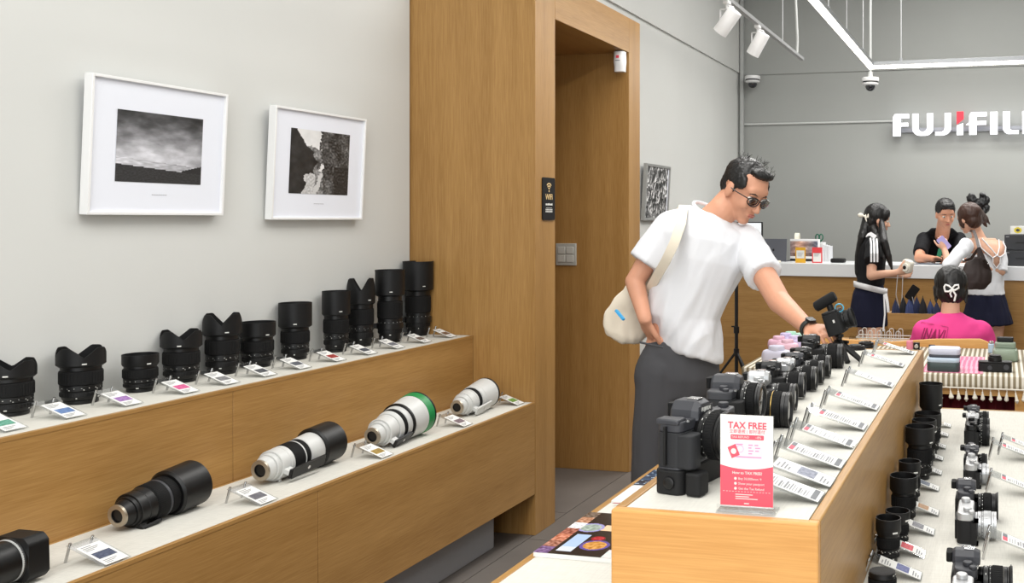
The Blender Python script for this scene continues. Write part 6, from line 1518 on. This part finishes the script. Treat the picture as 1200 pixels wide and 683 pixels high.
remeshed(m, 'hair_bow', mat('black_satin', (12, 12, 14), .35), wom, .006, 1, lambda c, n: .006 * noise.noise(c * 60))
shoes(wom, [q(1156, 380) + l3 * .075, q(1156, 380) - l3 * .075], f3, mat('white_shoe'), .85)
pp = q(1106, 285, 154); t = thing('smartphone', 'lilac phone held up by the woman in white', 'phone', tuple(pp)); MB().prism(rrect(.062, .110, .01), -.005, .005, 0, Matrix.Rotation(-.7, 4, 'Y') @ Matrix.Rotation(PI/2, 4, 'X')).build('body', mat('lilac_phone', (176, 164, 222), .35), t, .001)
# brown shoulder bag
BRN = mat('dark_brown_leather', (44, 30, 26), .5, bump=.3, bscale=200)
t = thing('shoulder_bag', 'dark brown slouchy shoulder bag carried by the woman in white', 'bag', tuple(q(1145, 322, 165)))
m = MB(); a3 = Vector((CO, SI, 0)); n3 = Vector((.2, .97, 0))
m.loft([ring(q(1146, 301, 166), a3 * .035, n3 * .02, 20), ring(q(1145, 308, 166), a3 * .085, n3 * .035, 20), ring(q(1144, 320, 166), a3 * .112, n3 * .045, 20), ring(q(1144, 331, 166), a3 * .108, n3 * .042, 20), ring(q(1141, 339, 166), a3 * .075, n3 * .03, 20)])
remeshed(m, 'bag_body', BRN, t, .006, 3, folds(.005, 14, 14, 9, 2))
m = MB(); strap(m, [q(1138, 271, 150), q(1141, 270, 157), q(1144, 278, 165), q(1147, 290, 168), q(1147, 303, 168)], .022, .006, lambda i: (0, 0, 1) if i < 1 else (0, -1, .2)); child(m, 'strap', BRN, t)
m = MB(); strap(m, [q(1147, 290, 168), q(1153, 304, 168), q(1160, 318, 166)], .026, .006, (0, -1, 0)); strap(m, [q(1146, 292, 168), q(1138, 303, 167), q(1128, 306, 166)], .02, .006, (0, -1, 0)); child(m, 'strap', BRN, t)
m = MB(); m.ell(q(1129, 305, 169), (.010, .006, .010)); m.ell(q(1158, 309, 169), (.006, .005, .008)); child(m, 'buckle', CHROME, t)

# ---- woman in pink seated behind the tasselled table, seen from behind
s4 = 214
def k4(u, v, s=s4): return W(u, v, s)
b_ = k4(1116, 480); pin = thing('person', 'seated woman in bright pink shirt, white bow clip in black hair, seen from behind', 'person', (b_.x, b_.y, 0))
f4 = Vector((-.08, 1, 0)).normalized(); l4 = Vector((-1, -.08, 0))
hc = k4(1114, 338, 212); bd = MB(); P, R, (hf, hl, hu) = head(bd, hc, (-.1, .95, -.22), (0, .15, 1), .95)
limb(bd, [k4(1113, 384), P(-.03, 0, -.055)], [.056, .048])
sz = .50
cx_, cy_ = k4(1116, 390).x, k4(1116, 390).y
V3 = lambda dx, dy, z_: Vector((cx_ + dx, cy_ + dy, z_))
bd.loft([ring(V3(.01, .02, sz), l4 * .17, f4 * .11), ring(V3(.01, .01, .62), l4 * .15, f4 * .10), ring(k4(1117, 405), l4 * .16, f4 * .105), ring(k4(1116, 388), l4 * .175, f4 * .10), ring(k4(1114, 376), l4 * .13, f4 * .065)])
for sg3 in (-1, 1):
    sh_ = k4(1116, 388) - l4 * .155 * sg3 - Z * .005; el_ = sh_ + Vector((sg3 * .05, .08, -.26)); wr_ = el_ + Vector((-sg3 * .10, .20, .02))
    limb(bd, [sh_, el_, wr_], [.05, .038, .024]); hand(bd, wr_, (-sg3 * .4, .9, 0), (0, 0, -1), (-sg3, 0, .2), (.3, .4, .3), .88)
    hp = V3(sg3 * .09, .04, sz + .03); kn = V3(sg3 * .11, .42, sz + .03); an = V3(sg3 * .10, .44, .06); limb(bd, [hp, kn, an], [.085, .06, .038])
remeshed(bd, 'body', SKIN2, pin, .0065, 3); face(P, R, pin, .95)
PK = mat('hot_pink_cotton', (226, 72, 142), .85, spec=.2, bump=.15, bscale=500); tp_ = MB()
tp_.loft([ring(V3(.01, .02, sz + .02), l4 * .185, f4 * .125), ring(V3(.01, .01, .62), l4 * .18, f4 * .12), ring(k4(1118, 405), l4 * .185, f4 * .12), ring(k4(1117, 390), l4 * .192, f4 * .112), ring(k4(1116, 378), l4 * .158, f4 * .088), ring(k4(1114, 370), l4 * .090, f4 * .066), ring(k4(1113, 366), l4 * .066, f4 * .060)])
for sg3 in (-1, 1):
    sh_ = k4(1116, 389) - l4 * .150 * sg3; sleeve(tp_, sh_, sh_ + Vector((sg3 * .04, .05, -.17)), .068, .072)
remeshed(tp_, 'pink_shirt', PK, pin, .0065, 4, folds(.006, 11, 11, 9, 12))
# lettering sketched on the back of the shirt
m = MB(); DP = mat('dark_pink_print', (150, 34, 88), .8)
cM = Vector(tp_.v[0]) 
yb = k4(1105, 390).y - .135
LM = Matrix.Translation(Vector((k4(1096, 391).x, yb, k4(1098, 391).z))) @ Matrix.Rotation(PI/2, 4, 'X')
text_mesh('INAVL', .088, LM @ Matrix.Rotation(-.06, 4, 'Z') @ Matrix(((1, .25, 0, 0), (0, 1, 0, 0), (0, 0, 1, 0), (0, 0, 0, 1))), m, 0, .0004, xs=.56, bold=.0012)
def lnbox(x0, z0, x1, z1, th=.0011):
    d = Vector((x1 - x0, z1 - z0)); n_ = Vector((-d.y, d.x)).normalized() * th; m.prism([(x0 + n_.x, z0 + n_.y), (x1 + n_.x, z1 + n_.y), (x1 - n_.x, z1 - n_.y), (x0 - n_.x, z0 - n_.y)], -.0004, .0004, 0, LM)
lnbox(-.072, .066, .074, .046); lnbox(-.072, .066, -.092, -.045); lnbox(.074, .046, .066, -.01)
SH = [ob for ob in pin.children if ob.name.startswith('pink_shirt')][0]
from mathutils.bvhtree import BVHTree
bvh = BVHTree.FromPolygons([v.co.copy() for v in SH.data.vertices], [tuple(p_.vertices) for p_ in SH.data.polygons])
me_v = []
for v in m.v:
    hit = bvh.ray_cast(Vector((v[0], yb - 1.0, v[2])), Vector((0, 1, 0)))
    me_v.append((v[0], (hit[0].y - .009 + v[1] - yb) if hit[0] is not None else yb + .05, v[2]))
m.v = me_v
child(m, 'lettering', DP, pin, smooth=False)
hr = MB(); hr.ell(P(-.022, 0, .034), (.102, .092, .095), R, 24, 16); hr.ell(P(-.045, 0, -.025), (.062, .082, .075), R); hr.ell(P(-.105, -.0, -.02), (.036, .042, .040), R); 
for s_ in (-1, 1): limb(hr, [P(0, s_ * .08, 0), P(-.02, s_ * .085, -.085)], [.022, .006])
remeshed(hr, 'hair', HAIRB, pin, .006, 2, lambda c, n: .004 * noise.noise(Vector((c.x * 90, c.y * 90, c.z * 14))))
m = MB(); cb = P(-.148, 0, -.03); 
ptsb = [(-.042, .012), (-.034, .026), (-.016, .020), (0, .006), (.016, .024), (.034, .026), (.036, .010), (.016, -.002), (0, .002), (-.016, -.010), (-.036, -.010), (-.042, .012)]
m.tube([cb + Vector((x_, 0, z_)) for x_, z_ in ptsb], .0055, 8); m.tube([cb + Vector((.002, 0, 0)), cb + Vector((.020, 0, -.028)), cb + Vector((.012, 0, -.062))], .0055, 8); m.tube([cb, cb + Vector((-.010, 0, -.022)), cb + Vector((-.002, 0, -.04))], .005, 8)
child(m, 'bow_clip', mat('pearl_white', (238, 238, 236), .25), pin)
LG = mat('dark_denim', (40, 44, 60), .85); tp_ = MB()
for sg3 in (-1, 1):
    hp = V3(sg3 * .09, .03, sz + .03); kn = V3(sg3 * .11, .42, sz + .03); an = V3(sg3 * .10, .44, .10); limb(tp_, [hp, kn, an], [.095, .07, .055])
remeshed(tp_, 'trousers', LG, pin, .009, 3)
shoes(pin, [V3(-.10, .44, 0), V3(.10, .44, 0)], f4, mat('white_shoe'), .85)
t = thing('stool', 'round wooden stool under the seated woman in pink', 'stool', (cx_ + .01, cy_ + .06, 0))
m = MB(); bar(m, sz - .13, sz - .075, .17, c=.006); m.build('seat', OAKL, t)
for k in range(4):
    a = PI / 4 + k * PI / 2; MB().tube([(.12 * math.cos(a), .12 * math.sin(a), sz - .131), (.15 * math.cos(a), .15 * math.sin(a), 0)], .014, 8).build('leg', WZ, t)
